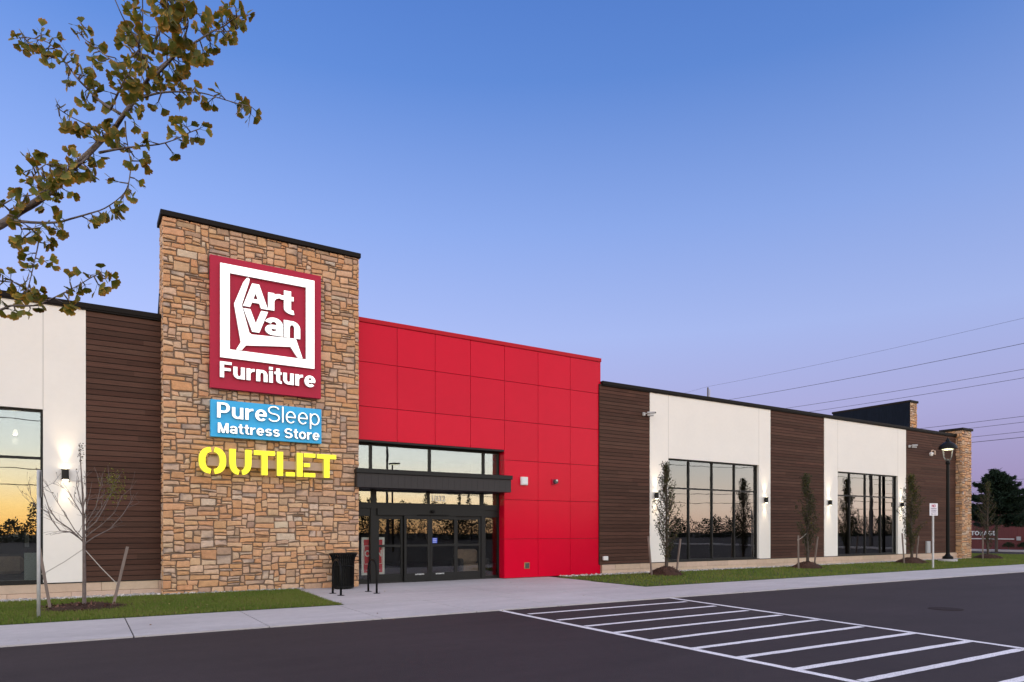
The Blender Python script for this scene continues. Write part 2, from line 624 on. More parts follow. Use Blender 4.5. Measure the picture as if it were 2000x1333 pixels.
def glyph(c, sv, sh):
    """strokes (centre lines), polygons, width; cap height 1"""
    a, b = sv / 2, sh / 2
    X = .755
    n_ = .44 + sv * .95
    if c in 'nu':
        w, r = n_, .24
        st = [[(a, 0), (a, X)], [(a, X - b - r)] + arc(w / 2, X - b - r, w / 2 - a, r, 180, 0) + [(w - a, 0)]]
        if c == 'u':
            st = [[(w - x, X - y) for x, y in p] for p in st]
        return st, [], w
    if c == 'r':
        w = .30 + sv * .75
        return [[(a, 0), (a, X)], arc(w * .98, X - b - .30, w * .98 - a, .30, 180, 88)], [], w
    if c == 't':
        w = .26 + sv * .75
        cx = w * .26 + a
        return [[(cx, .98)] + [(cx, b + .14)] + arc(cx + .17, b + .14, .17, .14, 180, 285, 8), [(0, X - b), (w, X - b)]], [], w
    if c == 'i':
        return [[(a, 0), (a, X)], [(a, .845), (a, 1.02)]], [], sv
    if c == 'l':
        return [[(a, 0), (a, 1.02)]], [], sv
    if c == 'e':
        w = .50 + sv * .85
        return [arc(w / 2, X / 2, w / 2 - a, X / 2 - b + .012, 0, 318, 26), [(a, X / 2), (w - a * .2, X / 2)]], [], w
    if c == 'o':
        w = .52 + sv * .85
        return [arc(w / 2, X / 2, w / 2 - a, X / 2 - b + .012, 0, 360, 30)], [], w
    if c == 'p':
        w = .50 + sv * .85
        return [[(a, -.27), (a, X)], arc(w / 2, X / 2, w / 2 - a, X / 2 - b + .012, 0, 360, 30)], [], w
    if c == 'a':
        w = .47 + sv * .85
        q = (X * .60 - sh) / 2
        return [arc(w * .49, X - b - .19, w * .51 - a, .19 + .012, 165, 0, 12) + [(w - a, 0)],
                [(w - a, b + 2 * q)] + arc(w * .43, b + q, w * .43 - a, q, 90, 270, 12) + [(w * .55, b - .0), (w - a, b + q * .7)]], [], w
    if c in 'sS':
        H = X if c == 's' else 1.0
        w = (.44 if c == 's' else .60) + sv * .8
        r = (H - sh) / 4
        return [arc(w / 2, H - b - r, w / 2 - a, r, 22, 270, 16) + arc(w / 2, b + r, w / 2 - a, r, 90, -158, 16)[1:]], [], w
    if c == 'P':
        w = .52 + sv * .85
        r = .265
        return [[(a, 0), (a, 1)], [(a, 1 - b), (w - a - .22, 1 - b)] + arc(w - a - .22, 1 - b - r, .22, r, 90, -90) + [(a, 1 - b - 2 * r)]], [], w
    if c == 'F':
        w = .48 + sv * .75
        return [[(a, 0), (a, 1)], [(a, 1 - b), (w, 1 - b)], [(a, .52), (w * .92, .52)]], [], w
    if c == 'M':
        w = .62 + sv * 1.35
        d = sv * 1.02
        return [[(a, 0), (a, 1)], [(w - a, 0), (w - a, 1)]], [[(sv * .2, 1), (w / 2 - d * .5, 0), (w / 2 + d * .5, 0), (d + sv * .2, 1)],
                                                              [(w - sv * .2, 1), (w - d - sv * .2, 1), (w / 2 - d * .5, 0), (w / 2 + d * .5, 0)]], w
    if c in 'AV':
        w = .62 + sv * 1.15
        d = sv * 1.06
        L = [(0, 0), (d, 0), (w / 2 + d * .5, 1), (w / 2 - d * .5, 1)]
        R = [(w - d, 0), (w, 0), (w / 2 + d * .5, 1), (w / 2 - d * .5, 1)]
        bar_ = [(w * .25, .20), (w * .75, .20), (w * .75, .20 + sh * .9), (w * .25, .20 + sh * .9)]
        if c == 'V':
            return [], [[(x, 1 - y) for x, y in L][::-1], [(x, 1 - y) for x, y in R][::-1]], w
        return [], [L, R, bar_], w
    return [], [], .28


def pen(path, sv, sh):
    n = len(path)
    lf_, rt_ = [], []
    closed = math.hypot(path[0][0] - path[-1][0], path[0][1] - path[-1][1]) < 1e-6
    for i in range(n):
        if closed:
            p, q = path[(i - 1) % (n - 1)], path[(i + 1) % (n - 1)] if i < n - 1 else path[1]
        else:
            p, q = path[max(i - 1, 0)], path[min(i + 1, n - 1)]
        dx, dy = q[0] - p[0], q[1] - p[1]
        L = math.hypot(dx, dy) or 1
        nx, ny = -dy / L, dx / L
        lf_.append((path[i][0] + nx * sv / 2, path[i][1] + ny * sh / 2))
        rt_.append((path[i][0] - nx * sv / 2, path[i][1] - ny * sh / 2))
    return lf_, rt_


def heavy_word(mb, text, x0, x1, z0, z1, yf, yb, sv=.23, sh=.18, gap=.06, desc=False, lo=0.0, hi=1.0):
    """draw text into x0..x1; glyph heights lo..hi map to z0..z1; material 0 front, 1 sides"""
    items, x = [], 0.0
    for c in text:
        st, po, w = glyph(c, sv, sh)
        items.append((x, st, po))
        x += w + gap
    W = x - gap
    fx = (x1 - x0) / W
    fz = (z1 - z0) / (hi - lo)
    k = 0

    def M(p, ox):
        return (x0 + (ox + p[0]) * fx, z0 + (p[1] - lo) * fz)
    for ox, st, po in items:
        for path in st:
            l_, r_ = pen(path, sv, sh)
            y = yf - .0012 * (k % 5)
            k += 1
            n = len(path)
            vs = []
            for yy in (y, yb):
                for q in l_:
                    X_, Z_ = M(q, ox); vs.append((X_, yy, Z_))
                for q in r_:
                    X_, Z_ = M(q, ox); vs.append((X_, yy, Z_))
            front = [(i, i + 1, n + i + 1, n + i) for i in range(n - 1)]
            side = [(i, i + 1, 2 * n + i + 1, 2 * n + i) for i in range(n - 1)] + [(n + i + 1, n + i, 3 * n + i, 3 * n + i + 1) for i in range(n - 1)]
            side += [(0, n, 3 * n, 2 * n), (n - 1, 2 * n - 1, 4 * n - 1, 3 * n - 1)]
            mb.add(vs, front, mi=0)
            o_ = len(mb.v) - len(vs)
            mb.f += [tuple(q + o_ for q in f) for f in side]
            mb.mi += [1] * len(side)
        for poly in po:
            y = yf - .0012 * (k % 5)
            k += 1
            mb.prism_xz([M(q, ox) for q in poly], y, yb, side_mi=1)


# ---------------------------------------------------------------- stone veneer
STONE_COLS = [((0.60, 0.335, 0.185), 28), ((0.565, 0.30, 0.155), 18), ((0.62, 0.385, 0.24), 18), ((0.54, 0.345, 0.23), 10),
              ((0.46, 0.29, 0.19), 9), ((0.42, 0.27, 0.19), 4), ((0.61, 0.41, 0.28), 10), ((0.58, 0.43, 0.325), 4)]
_pool = [c for c, n in STONE_COLS for _ in range(n)]


def stone_face(mb, width, height, place, seed, relief=0.028, cell=0.061, wmax=8):
    """irregular ashlar of rounded stones; place(u, v, out) maps to 3-D"""
    rng = random.Random(seed)
    nx, nz = max(2, round(width / cell)), max(2, round(height / cell))
    cu, cv = width / nx, height / nz
    occ = [[False] * nx for _ in range(nz)]
    jit = {}

    def J(i, j):
        if (i, j) not in jit:
            ax = 0 if i in (0, nx) else rng.uniform(-.019, .019)
            az = 0 if j in (0, nz) else rng.uniform(-.019, .019)
            jit[i, j] = (i * cu + ax, j * cv + az)
        return jit[i, j]
    for j in range(nz):
        i = 0
        while i < nx:
            if occ[j][i]:
                i += 1
                continue
            free = 0
            while i + free < nx and not occ[j][i + free] and free < wmax:
                free += 1
            h = rng.choices((1, 2, 3, 4), (22, 50, 24, 4))[0]
            if j == 0:
                h = rng.choice((2, 3, 3))
            w = rng.choices((2, 3, 4, 5, 6, 7, 8), (6, 14, 20, 20, 18, 13, 9))[0]
            if h >= 3:
                w = max(w, 3)
            if h == 1:
                w = min(w, 5)
            w = min(w, free)
            if 0 < free - w < 2:
                w = free
            h = min(h, nz - j)
            hh = 1
            while hh < h and all(not occ[j + hh][i + k] for k in range(w)):
                hh += 1
            h = hh
            for a in range(h):
                for b in range(w):
                    occ[j + a][i + b] = True
            c = [J(i, j), J(i + w, j), J(i + w, j + h), J(i, j + h)]
            g = 0.0108
            c = [(c[0][0] + g, c[0][1] + g), (c[1][0] - g, c[1][1] + g), (c[2][0] - g, c[2][1] - g), (c[3][0] + g, c[3][1] - g)]
            ring = []
            md = min(w * cu, h * cv)
            for k in range(4):
                p, q, r = c[k - 1], c[k], c[(k + 1) % 4]
                rd = rng.uniform(.08, .5 if rng.random() < .3 else .26) * md

                def tow(a, b, l):
                    dx, dz = b[0] - a[0], b[1] - a[1]
                    m = math.hypot(dx, dz) or 1
                    return (a[0] + dx / m * l, a[1] + dz / m * l)
                ring.append(tow(q, p, rd))
                mid = tow(q, p, rd * .3)
                m2 = tow(q, r, rd * .3)
                ring.append(((mid[0] + m2[0]) / 2, (mid[1] + m2[1]) / 2))
                ring.append(tow(q, r, rd))
                L = math.hypot(r[0] - q[0], r[1] - q[1])
                if L > .2:
                    for t in (0.4, 0.65):
                        e = (q[0] + (r[0] - q[0]) * t, q[1] + (r[1] - q[1]) * t)
                        nx_, nz_ = -(r[1] - q[1]) / L, (r[0] - q[0]) / L
                        s = rng.uniform(-.002, .009)
                        ring.append((e[0] + nx_ * s, e[1] + nz_ * s))
            n = len(ring)
            cxm = sum(p[0] for p in ring) / n
            czm = sum(p[1] for p in ring) / n
            base = rng.choice(_pool)
            k_ = rng.uniform(.91, 1.08)
            base = tuple(b * k_ * rng.uniform(.97, 1.03) for b in base)
            edge = tuple(b * .93 for b in base)
            inner = base
            if rng.random() < .13:   # weathered dark rims
                side = rng.uniform(0, 6.28)
                dark = (.14, .105, .10)
                inner = tuple(b * .5 + e * .5 for b, e in zip(base, (.52, .42, .36)))
            else:
                side = None
            top = relief * rng.uniform(.75, 1.3)
            vs, cols = [], []
            for t, (sc, out) in enumerate(((1.0, 0.0), (1.0, top * .55), (0.0, top))):
                for p in ring:
                    if t < 2:
                        vs.append(place(p[0], p[1], out))
                        cols.append(edge)
                    else:
                        dx, dz = p[0] - cxm, p[1] - czm
                        m = math.hypot(dx, dz)
                        q = max(.4, 1 - .02 / m)
                        vs.append(place(cxm + dx * q, czm + dz * q, out + rng.uniform(-.003, .003)))
                        cols.append(inner)
            if side is not None:
                for t in range(2):
                    for k, p in enumerate(ring):
                        a = math.atan2(p[1] - czm, p[0] - cxm)
                        f = max(0, math.cos(a - side)) ** .5
                        cols[t * n + k] = tuple(e * (1 - f) + d * f for e, d in zip(edge, dark))
                for k, p in enumerate(ring):
                    a = math.atan2(p[1] - czm, p[0] - cxm)
                    f = .55 * max(0, math.cos(a - side))
                    cols[2 * n + k] = tuple(e * (1 - f) + d * f for e, d in zip(inner, dark))
            vs.append(place(cxm, czm, top + rng.uniform(0, .006)))
            cols.append(inner)
            fs = []
            for t in range(2):
                for k in range(n):
                    k2 = (k + 1) % n
                    fs.append((t * n + k, t * n + k2, (t + 1) * n + k2, (t + 1) * n + k))
            for k in range(n):
                fs.append((2 * n + k, 2 * n + (k + 1) % n, 3 * n))
            mb.add(vs, fs, cols)
            i += w


def tubes_of(mb, plist, r, n=6):
    for p in plist:
        mb.tube(p, r, n)


# ================================================================ GROUND
YW = 18.85          # wing wall plane
YT = 18.50          # stone tower face
YR = 18.90          # red wall face
YG = 19.22          # entrance glazing
X_T0, X_T1 = 1.66, 6.60
X_R0, X_R1 = 6.60, 15.66
X_F0, X_F1 = 40.90, 41.95
Z_WING, Z_TOWER, Z_RED = 6.91, 9.36, 7.72

m = MB(); m.sheet([(-260, -260), (320, -260), (320, 320), (-260, 320)], 0.0)
kind(m.build('ground', 'asphalt'), 'structure')

# concrete sidewalk with tooled joints and the entrance apron
YC, YS = 11.6, 14.1
m = MB()
rng = random.Random(3)
xs = [-21 + 1.95 * k + 0.21 for k in range(34)]
for a, b in zip(xs[:-1], xs[1:]):
    m.slab([(a + .010, YC), (b - .010, YC), (b - .010, YS), (a + .010, YS)], -0.05, 0.022)
ap = [(4.72, YS + .02), (13.28, YS + .02), (13.42, 18.5), (13.42, YG - .1), (6.0, YG - .1), (4.84, 18.5)]
zz = 0.022
for (a, b, c, d) in ((4.72, 9.0, YS + .02, 16.6), (9.02, 13.3, YS + .02, 16.6), (4.84, 9.0, 16.62, 19.6), (9.02, 13.42, 16.62, 19.6)):
    m.slab([(a, c), (b, c), (b, d), (a, d)], -0.05, zz)
kind(m.build('sidewalk', 'concrete'), 'structure')
m = MB(); m.sheet([(-21, YC + .01), (45, YC + .01), (45, YS), (13.4, YS), (13.4, 19.3), (4.9, 19.3), (4.9, YS), (-21, YS)], 0.008)
kind(m.build('sidewalk_joint', 'seam'), 'structure')

# painted hatched walkway on the asphalt
bars = [((7.15, 10.83), (11.51, 10.83)), ((7.10, 9.82), (11.38, 9.89)), ((7.04, 8.95), (11.28, 8.99)), ((6.99, 8.15), (11.21, 8.17)),
        ((6.93, 7.29), (11.17, 7.38)), ((6.95, 6.49), (11.02, 6.48)), ((6.92, 5.72), (10.97, 5.64)), ((6.87, 4.89), (10.86, 4.80)),
        ((6.93, 4.14), (10.74, 4.10)), ((6.85, 3.3), (10.6, 3.25)), ((6.85, 2.45), (10.5, 2.4))]
m = MB()


def stripe(a, b, w, z=0.004):
    a, b = Vector(a), Vector(b)
    t = (b - a).normalized()
    n = Vector((-t.y, t.x)) * w / 2
    k_ = max(2, int((b - a).length / .11))
    left, right = [], []
    for i in range(k_ + 1):
        p = a.lerp(b, i / k_)
        left.append(p - n * (1 + rng.uniform(-.09, .07)))
        right.append(p + n * (1 + rng.uniform(-.09, .07)))
    for i in range(k_):
        m.sheet([left[i], left[i + 1], right[i + 1], right[i]], z)


stripe((7.06, 11.60), (6.84, 1.6), .125)
stripe((11.74, 11.60), (10.44, 1.6), .125)
for a, b in bars:
    stripe((a[0] + .05, a[1]), (b[0] - .07, b[1]), .125, .0045)
kind(m.build('road_marking', 'paint_white'), 'structure')

# lawns: soil sheet, blades, gravel strip along the wall
LAWN_L = [(-16, YS + .015), (4.68, YS + .015), (4.62, 14.6), (4.66, 15.6), (4.74, 17.0), (4.80, 18.3), (1.66, 18.3), (1.3, 18.42), (-16, 18.42)]
LAWN_R = [(13.32, YS + .015), (46.5, YS + .015), (50.0, 15.2), (51, 18), (51, 80), (42.9, 80), (42.9, 18.42), (15.6, 18.42), (13.44, 18.5)]
for poly in (LAWN_L, LAWN_R):
    m = MB()
    m.slab(poly, -0.02, 0.03)
    kind(m.build('lawn', 'soil'), 'structure')


def inside(poly, x, y):
    c = np.zeros(len(x), bool)
    n = len(poly)
    for i in range(n):
        x1, y1 = poly[i]
        x2, y2 = poly[(i + 1) % n]
        t = (y1 > y) != (y2 > y)
        xi = (x2 - x1) * (y - y1) / ((y2 - y1) if y2 != y1 else 1e-9) + x1
        c ^= t & (x < xi)
    return c


def grass(poly, n, seed, xr, yr, hmul=1.0, wmul=1.0):
    r = np.random.default_rng(seed)
    x = r.uniform(*xr, n)
    y = r.uniform(*yr, n)
    k = inside(poly, x, y)
    x, y = x[k], y[k]
    n = len(x)
    h = r.uniform(.03, .065, n) * hmul
    w = r.uniform(.006, .012, n) * wmul
    a = r.uniform(0, 6.28, n)
    lx, ly = r.normal(0, .022, n), r.normal(0, .022, n)
    V = np.zeros((n, 3, 3))
    V[:, 0] = np.stack([x - np.cos(a) * w, y - np.sin(a) * w, np.full(n, .028)], 1)
    V[:, 1] = np.stack([x + np.cos(a) * w, y + np.sin(a) * w, np.full(n, .028)], 1)
    V[:, 2] = np.stack([x + lx, y + ly, .028 + h], 1)
    patch = np.sin(x * 1.7 + 2 * np.sin(y * 1.3)) * .5 + .5
    patch = patch * .5 + r.uniform(0, 1, n) * .5
    cg = np.array([.115, .175, .026])
    cyw = np.array([.24, .24, .055])
    cc = cg[None] * (1 - patch[:, None] * .6) + cyw[None] * patch[:, None] * .6
    dry = r.uniform(0, 1, n) < .09
    cc[dry] = (.24, .18, .08)
    me = bpy.data.meshes.new('grass')
    me.vertices.add(n * 3)
    me.vertices.foreach_set('co', V.reshape(-1))
    me.loops.add(n * 3)
    me.loops.foreach_set('vertex_index', np.arange(n * 3, dtype=np.int32))
    me.polygons.add(n)
    me.polygons.foreach_set('loop_start', np.arange(0, n * 3, 3, dtype=np.int32))
    me.polygons.foreach_set('loop_total', np.full(n, 3, dtype=np.int32))
    me.update(calc_edges=True)
    ca = me.color_attributes.new('tone', 'FLOAT_COLOR', 'POINT')
    arr = np.ones((n * 3, 4), dtype=np.float32)
    arr[:, :3] = np.repeat(cc, 3, axis=0)
    ca.data.foreach_set('color', arr.ravel())
    me.materials.append(MATS['blade'])
    o = bpy.data.objects.new('grass', me)
    COL.objects.link(o)
    return kind(o, 'stuff', 'short green lawn grass in front of the store')


grass(LAWN_L, 90000, 1, (-4.5, 4.85), (YS, 18.45))
grass(LAWN_R, 150000, 2, (13.3, 51), (YS, 32), hmul=1.1, wmul=1.5)


def pebbles(x0, x1, y0, y1, n, seed, z=0.03):
    rg = random.Random(seed)
    mb = MB()
    for _ in range(n):
        x, y = rg.uniform(x0, x1), rg.uniform(y0, y1)
        s = rg.uniform(.018, .05)
        sx, sy, sz = s * rg.uniform(.8, 1.5), s * rg.uniform(.8, 1.3), s * rg.uniform(.5, .9)
        a = rg.uniform(0, 3.14)
        ca, sa = math.cos(a), math.sin(a)
        pts = [(1, 0, 0), (.5, .85, .1), (-.55, .8, 0), (-1, 0, .1), (-.45, -.85, 0), (.5, -.8, .1), (.1, .1, 1), (0, 0, -.8), (.55, 0, .7), (-.4, .45, .72), (-.35, -.5, .7)]
        vs = []
        for px, py, pz in pts:
            px, py, pz = px * sx * rg.uniform(.85, 1.1), py * sy * rg.uniform(.85, 1.1), pz * sz
            vs.append((x + px * ca - py * sa, y + px * sa + py * ca, z + sz * .5 + pz))
        fs = [(0, 1, 8), (1, 9, 8), (1, 2, 9), (2, 3, 9), (3, 10, 9), (3, 4, 10), (4, 5, 10), (5, 8, 10), (5, 0, 8), (8, 9, 6), (9, 10, 6), (10, 8, 6),
              (1, 0, 7), (2, 1, 7), (3, 2, 7), (4, 3, 7), (5, 4, 7), (0, 5, 7)]
        t = rg.uniform(.45, 1.25)
        col = rg.choice(((1, 1, 1), (1.05, .95, .85), (.8, .85, .95), (.75, .7, .68), (1.2, 1.15, 1.1)))
        mb.add(vs, fs, tuple(t * c for c in col))
    o = mb.build('gravel', 'gravel')
    kind(o, 'stuff', 'pale gravel strip at the foot of the store wall')


pebbles(-3.5, 1.62, 18.36, 18.80, 1100, 5)
pebbles(1.66, 5.0, 18.26, 18.46, 260, 6)
pebbles(13.7, 40.8, 18.36, 18.80, 2600, 7)

# manhole in the lane and a few fallen leaves
def GP(px, py):
    d = F * EYE / (py - HY)
    r_ = d * (px - CX) / F
    return C_ * d + S_ * r_, S_ * d - C_ * r_


mx0, my0 = GP(1847, 1190)
mh = thing('manhole_cover', 'round dark iron manhole cover in the asphalt lane at right', 'manhole', (mx0, my0, 0))
m = MB(); m.lathe(mx0, my0, [(.31, .0), (.31, .007), (.26, .007)], 32); m.build('rim', 'iron', mh)
m = MB(); m.lathe(mx0, my0, [(.25, .0075), (.24, .010), (.08, .010)], 32); m.build('lid', 'iron', mh)
rg = random.Random(71)
m = MB()
for _ in range(260):
    t_ = rg.random()
    if t_ < .45:
        x, y, z = rg.uniform(-3.5, 4.8), rg.uniform(14.2, 18.2), .075
    elif t_ < .75:
        x, y, z = rg.uniform(13.4, 38), rg.uniform(14.2, 18.2), .08
    elif t_ < .88:
        x, y, z = rg.uniform(-3, 30), YC - abs(rg.gauss(0, .12)), .008
    else:
        x, y, z = rg.uniform(-2, 20), rg.uniform(11.7, 18), .03
    s_ = rg.uniform(.02, .045)
    a_ = rg.uniform(0, 6.28)
    d_ = Vector((math.cos(a_), math.sin(a_), rg.uniform(-.1, .5)))
    e_ = Vector((-math.sin(a_), math.cos(a_), rg.uniform(-.3, .3))) * .5
    c_ = rg.choice(((.30, .20, .06), (.22, .11, .04), (.36, .30, .10), (.16, .09, .05)))
    p_ = Vector((x, y, z))
    m.add([p_, p_ + d_ * s_ * .6 + e_ * s_, p_ + d_ * s_ * 1.3, p_ + d_ * s_ * .6 - e_ * s_], [(0, 1, 2, 3)], c_)
kind(m.build('fallen_leaves', 'leaf'), 'stuff', 'scattered fallen leaves on lawn and pavement')

# ================================================================ STORE BUILDING
store = thing('retail_store', 'single storey furniture store with stone tower, red entrance wall and brown and white wings', 'building', (14, YW, 0))


def xw(px):
    return PX(px, 18.83)


# panel edges along the wing
xs0 = PX(167.5, 18.83)      # white | brown, left of the tower
xa = PX(1269.5, 18.83)
xb = PX(1504.8, 18.83)
xc = PX(1610.0, 18.83)
xd = PX(1769.5, 18.83)
xe = X_F0
Z_BASE = 0.375
Z_SIDE = 6.80
WL = (-6.8, PX(84.6, 18.95))
WA = (PX(1301, 18.95), PX(1477.5, 18.95))
WB = (PX(1631.4, 18.95), PX(1749, 18.95))
Z_WT = 4.35


def siding(x0, x1, seed):
    rg = random.Random(seed)
    mb = MB()
    mb.box(x0, x1, YW + .012, YW + .05, Z_BASE, Z_SIDE, mi=1)
    z = Z_BASE + .004
    pitch = 0.130
    while z < Z_SIDE - .02:
        z1 = min(z + pitch - .011, Z_SIDE)
        # boards come in lengths with butt joints
        cuts = [x0]
        x = x0 + rg.uniform(.8, 3.6)
        while x < x1 - .4:
            cuts.append(x)
            x += 3.66
        cuts.append(x1)
        for a, b in zip(cuts[:-1], cuts[1:]):
            t = rg.uniform(.80, 1.2)
            w = rg.uniform(.95, 1.05)
            e = .0012
            # slight drip bevel
            vs = [(a + e, YW + .012, z), (b - e, YW + .012, z), (b - e, YW + .012, z1), (a + e, YW + .012, z1),
                  (a + e, YW - .004, z + .004), (b - e, YW - .004, z + .004), (b - e, YW, z1 - .006), (a + e, YW, z1 - .006)]
            fs = [(4, 5, 6, 7), (0, 1, 5, 4), (7, 6, 2, 3), (0, 4, 7, 3), (1, 2, 6, 5)]
            mb.add(vs, fs, (t, t * w, t * w * .98))
        z += pitch
    return mb.build('siding_panel', ['siding', 'siding_gap'], store)


siding(xs0, X_T0 + .1, 11)
siding(X_R1 - .1, xa, 12)
siding(xb, xc, 13)
siding(xd, xe + .05, 14)


def stucco(x0, x1, w0, w1, joints=()):
    mb = MB()
    yf, yb = YW - .02, YW + .30
    if w0 > x0 + .01:
        mb.box(x0, w0, yf, yb, Z_BASE, Z_SIDE)
    mb.box(w0, w1, yf, yb, Z_WT, Z_SIDE)
    if x1 > w1 + .01:
        mb.box(w1, x1, yf, yb, Z_BASE, Z_SIDE)
    o = mb.build('stucco_panel', 'stucco', store)
    for (jx, z0, z1) in joints:
        jb = MB()
        jb.box(jx - .006, jx + .006, yf - .0025, yf + .01, z0, z1)
        jb.build('control_joint', 'stucco_joint', o)
    return o


stucco(WL[0] - 3, xs0, WL[0], WL[1], [(WL[1], Z_WT, Z_SIDE)])
stucco(xa, xb, WA[0], WA[1], [(WA[0], Z_WT, Z_SIDE), (WA[1], Z_WT, Z_SIDE)])
stucco(xc, xd, WB[0], WB[1], [(WB[0], Z_WT, Z_SIDE), (WB[1], Z_WT, Z_SIDE)])


def base_course(x0, x1, seed):
    rg = random.Random(seed)
    mb = MB()
    mb.box(x0, x1, YW - .04, YW + .3, -.05, Z_BASE - .01, (.55, .5, .48))
    for row, (z0, z1) in enumerate(((-.03, .17), (.176, Z_BASE))):
        x = x0 - (0.6 if row else 0)
        while x < x1:
            a, b = max(x, x0), min(x + 1.2, x1)
            if b - a > .02:
                t = rg.uniform(.92, 1.07)
                mb.box(a + .003, b - .003, YW - .06, YW - .035, z0, z1, (t, t * rg.uniform(.97, 1.02), t * rg.uniform(.95, 1.03)), bev=.006)
            x += 1.2
    mb.box(x0, x1, YW - .068, YW - .025, Z_BASE, Z_BASE + .022, mi=1)
    mb.build('base_course', ['base_stone', 'bronze'], store)


base_course(WL[0] - 3, X_T0 + .05, 21)
base_course(X_R1 - .02, X_F0 + .05, 22)


def coping(x0, x1):
    mb = MB()
    mb.box(x0, x1, YW - .075, YW + .32, Z_SIDE - .015, Z_WING, bev=.008)
    mb.box(x0, x1, YW - .055, YW - .004, Z_SIDE - .05, Z_SIDE - .015)
    mb.build('roof_coping', 'coping', store)


coping(WL[0] - 3, X_T0 + .05)
coping(X_R1, X_F0 + .02)

# roof, back walls and showroom shell
m = MB()
m.box(-9.8, 41.6, YW + .32, 50, 5.95, 6.1)
m.build('roof', 'roof_grey', store)
m = MB()
m.box(-9.8, 41.6, 49.9, 50.2, 0, Z_WING)
m.box(-10.1, -9.8, YW + .02, 50.2, 0, Z_WING)
m.box(41.3, 41.6, YW + .9, 50.2, 0, Z_WING - .02)
m.build('outer_wall', 'stucco', store)
m = MB()
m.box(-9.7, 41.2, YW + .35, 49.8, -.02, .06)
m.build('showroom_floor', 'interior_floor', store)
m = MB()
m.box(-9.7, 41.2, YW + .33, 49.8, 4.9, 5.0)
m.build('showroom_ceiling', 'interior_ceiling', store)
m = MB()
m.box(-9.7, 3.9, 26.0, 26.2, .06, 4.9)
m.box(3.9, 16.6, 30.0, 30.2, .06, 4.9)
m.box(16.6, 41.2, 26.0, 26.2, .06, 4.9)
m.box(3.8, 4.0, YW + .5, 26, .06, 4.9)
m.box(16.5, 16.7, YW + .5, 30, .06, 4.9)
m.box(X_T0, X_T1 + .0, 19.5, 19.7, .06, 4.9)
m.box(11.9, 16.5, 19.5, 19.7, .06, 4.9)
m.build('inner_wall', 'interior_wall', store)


def window(w0, w1, mull, z_tr, z0=Z_BASE + .022, z1=Z_WT, glass='glass', yg=None):
    yf = YW + .075
    fw = .055
    mb = MB()
    mb.box(w0, w0 + fw, yf, yf + .12, z0, z1)
    mb.box(w1 - fw, w1, yf, yf + .12, z0, z1)
    mb.box(w0 + fw, w1 - fw, yf, yf + .12, z1 - fw, z1)
    mb.box(w0 + fw, w1 - fw, yf, yf + .12, z0, z0 + fw * 1.3)
    cols = [w0 + fw / 2] + list(mull) + [w1 - fw / 2]
    for x in mull:
        mb.box(x - fw / 2, x + fw / 2, yf, yf + .12, z0 + fw * 1.3, z1 - fw)
    for a, b in zip(cols[:-1], cols[1:]):
        mb.box(a + fw / 2, b - fw / 2, yf + .003, yf + .115, z_tr - fw / 2, z_tr + fw / 2)
    fr = mb.build('window', 'bronze', store)
    sb = MB()
    sb.box(w0 - .02, w1 + .02, YW - .04, yf + .02, z0 - .018, z0 + .012)
    sb.build('sill', 'bronze', fr)
    for a, b in zip(cols[:-1], cols[1:]):
        for c, d in ((z0 + fw * 1.3, z_tr - fw / 2), (z_tr + fw / 2, z1 - fw)):
            g = MB()
            g.box(a + fw / 2, b - fw / 2, yf + .05, yf + .062, c, d)
            g.build('pane', glass, fr)
    return fr


window(WL[0], WL[1], [WL[1] - 1.32 * k for k in (4, 3, 2, 1)], 3.245)
window(WA[0], WA[1], [PX(q, 18.98) for q in (1343.8, 1389.3, 1432.9)], 3.225)
window(WB[0], WB[1], [PX(q, 18.98) for q in (1657.8, 1688.5, 1718.2)], 3.245)

# ---- stone tower
m = MB()
m.box(X_T0 + .03, X_T1 - .03, YT + .035, 19.30, -.05, Z_TOWER - .14, mi=1)
tw = m
stone_face(tw, X_T1 - X_T0, Z_TOWER - .13, lambda u, v, o: (X_T0 + u, YT + .033 - o, v), 101)
stone_face(tw, .80, Z_TOWER - .13, lambda u, v, o: (X_T0 + .028 - o, 19.31 - u, v), 102, wmax=5)
stone_face(tw, .80, Z_TOWER - .13, lambda u, v, o: (X_T1 - .028 + o, YT + .03 + u, v), 103, wmax=5)
tower = tw.build('stone_tower', ['stone', 'mortar'], store)
m = MB()
m.box(X_T0 - .05, X_T1 + .03, YT - .055, 19.36, Z_TOWER - .13, Z_TOWER, bev=.01)
m.build('tower_cap', 'coping', tower)
m = MB()
m.box(X_T0 + .02, X_T1 - .02, 19.31, 19.38, 4.95, Z_TOWER - .135)
for x in (X_T0 + .02, X_T1 - .14):
    n = 4
    poly = [(19.385, 8.0), (19.385, 6.0), (21.6, 6.0), (20.6, 6.5)]
    vs = [(x, y, z) for y, z in poly] + [(x + .12, y, z) for y, z in poly]
    m.add(vs, [(0, 1, 2, 3), (7, 6, 5, 4)] + [(i, 4 + i, 4 + (i + 1) % 4, (i + 1) % 4) for i in range(4)])
m.build('tower_backing', 'metal_back', tower)

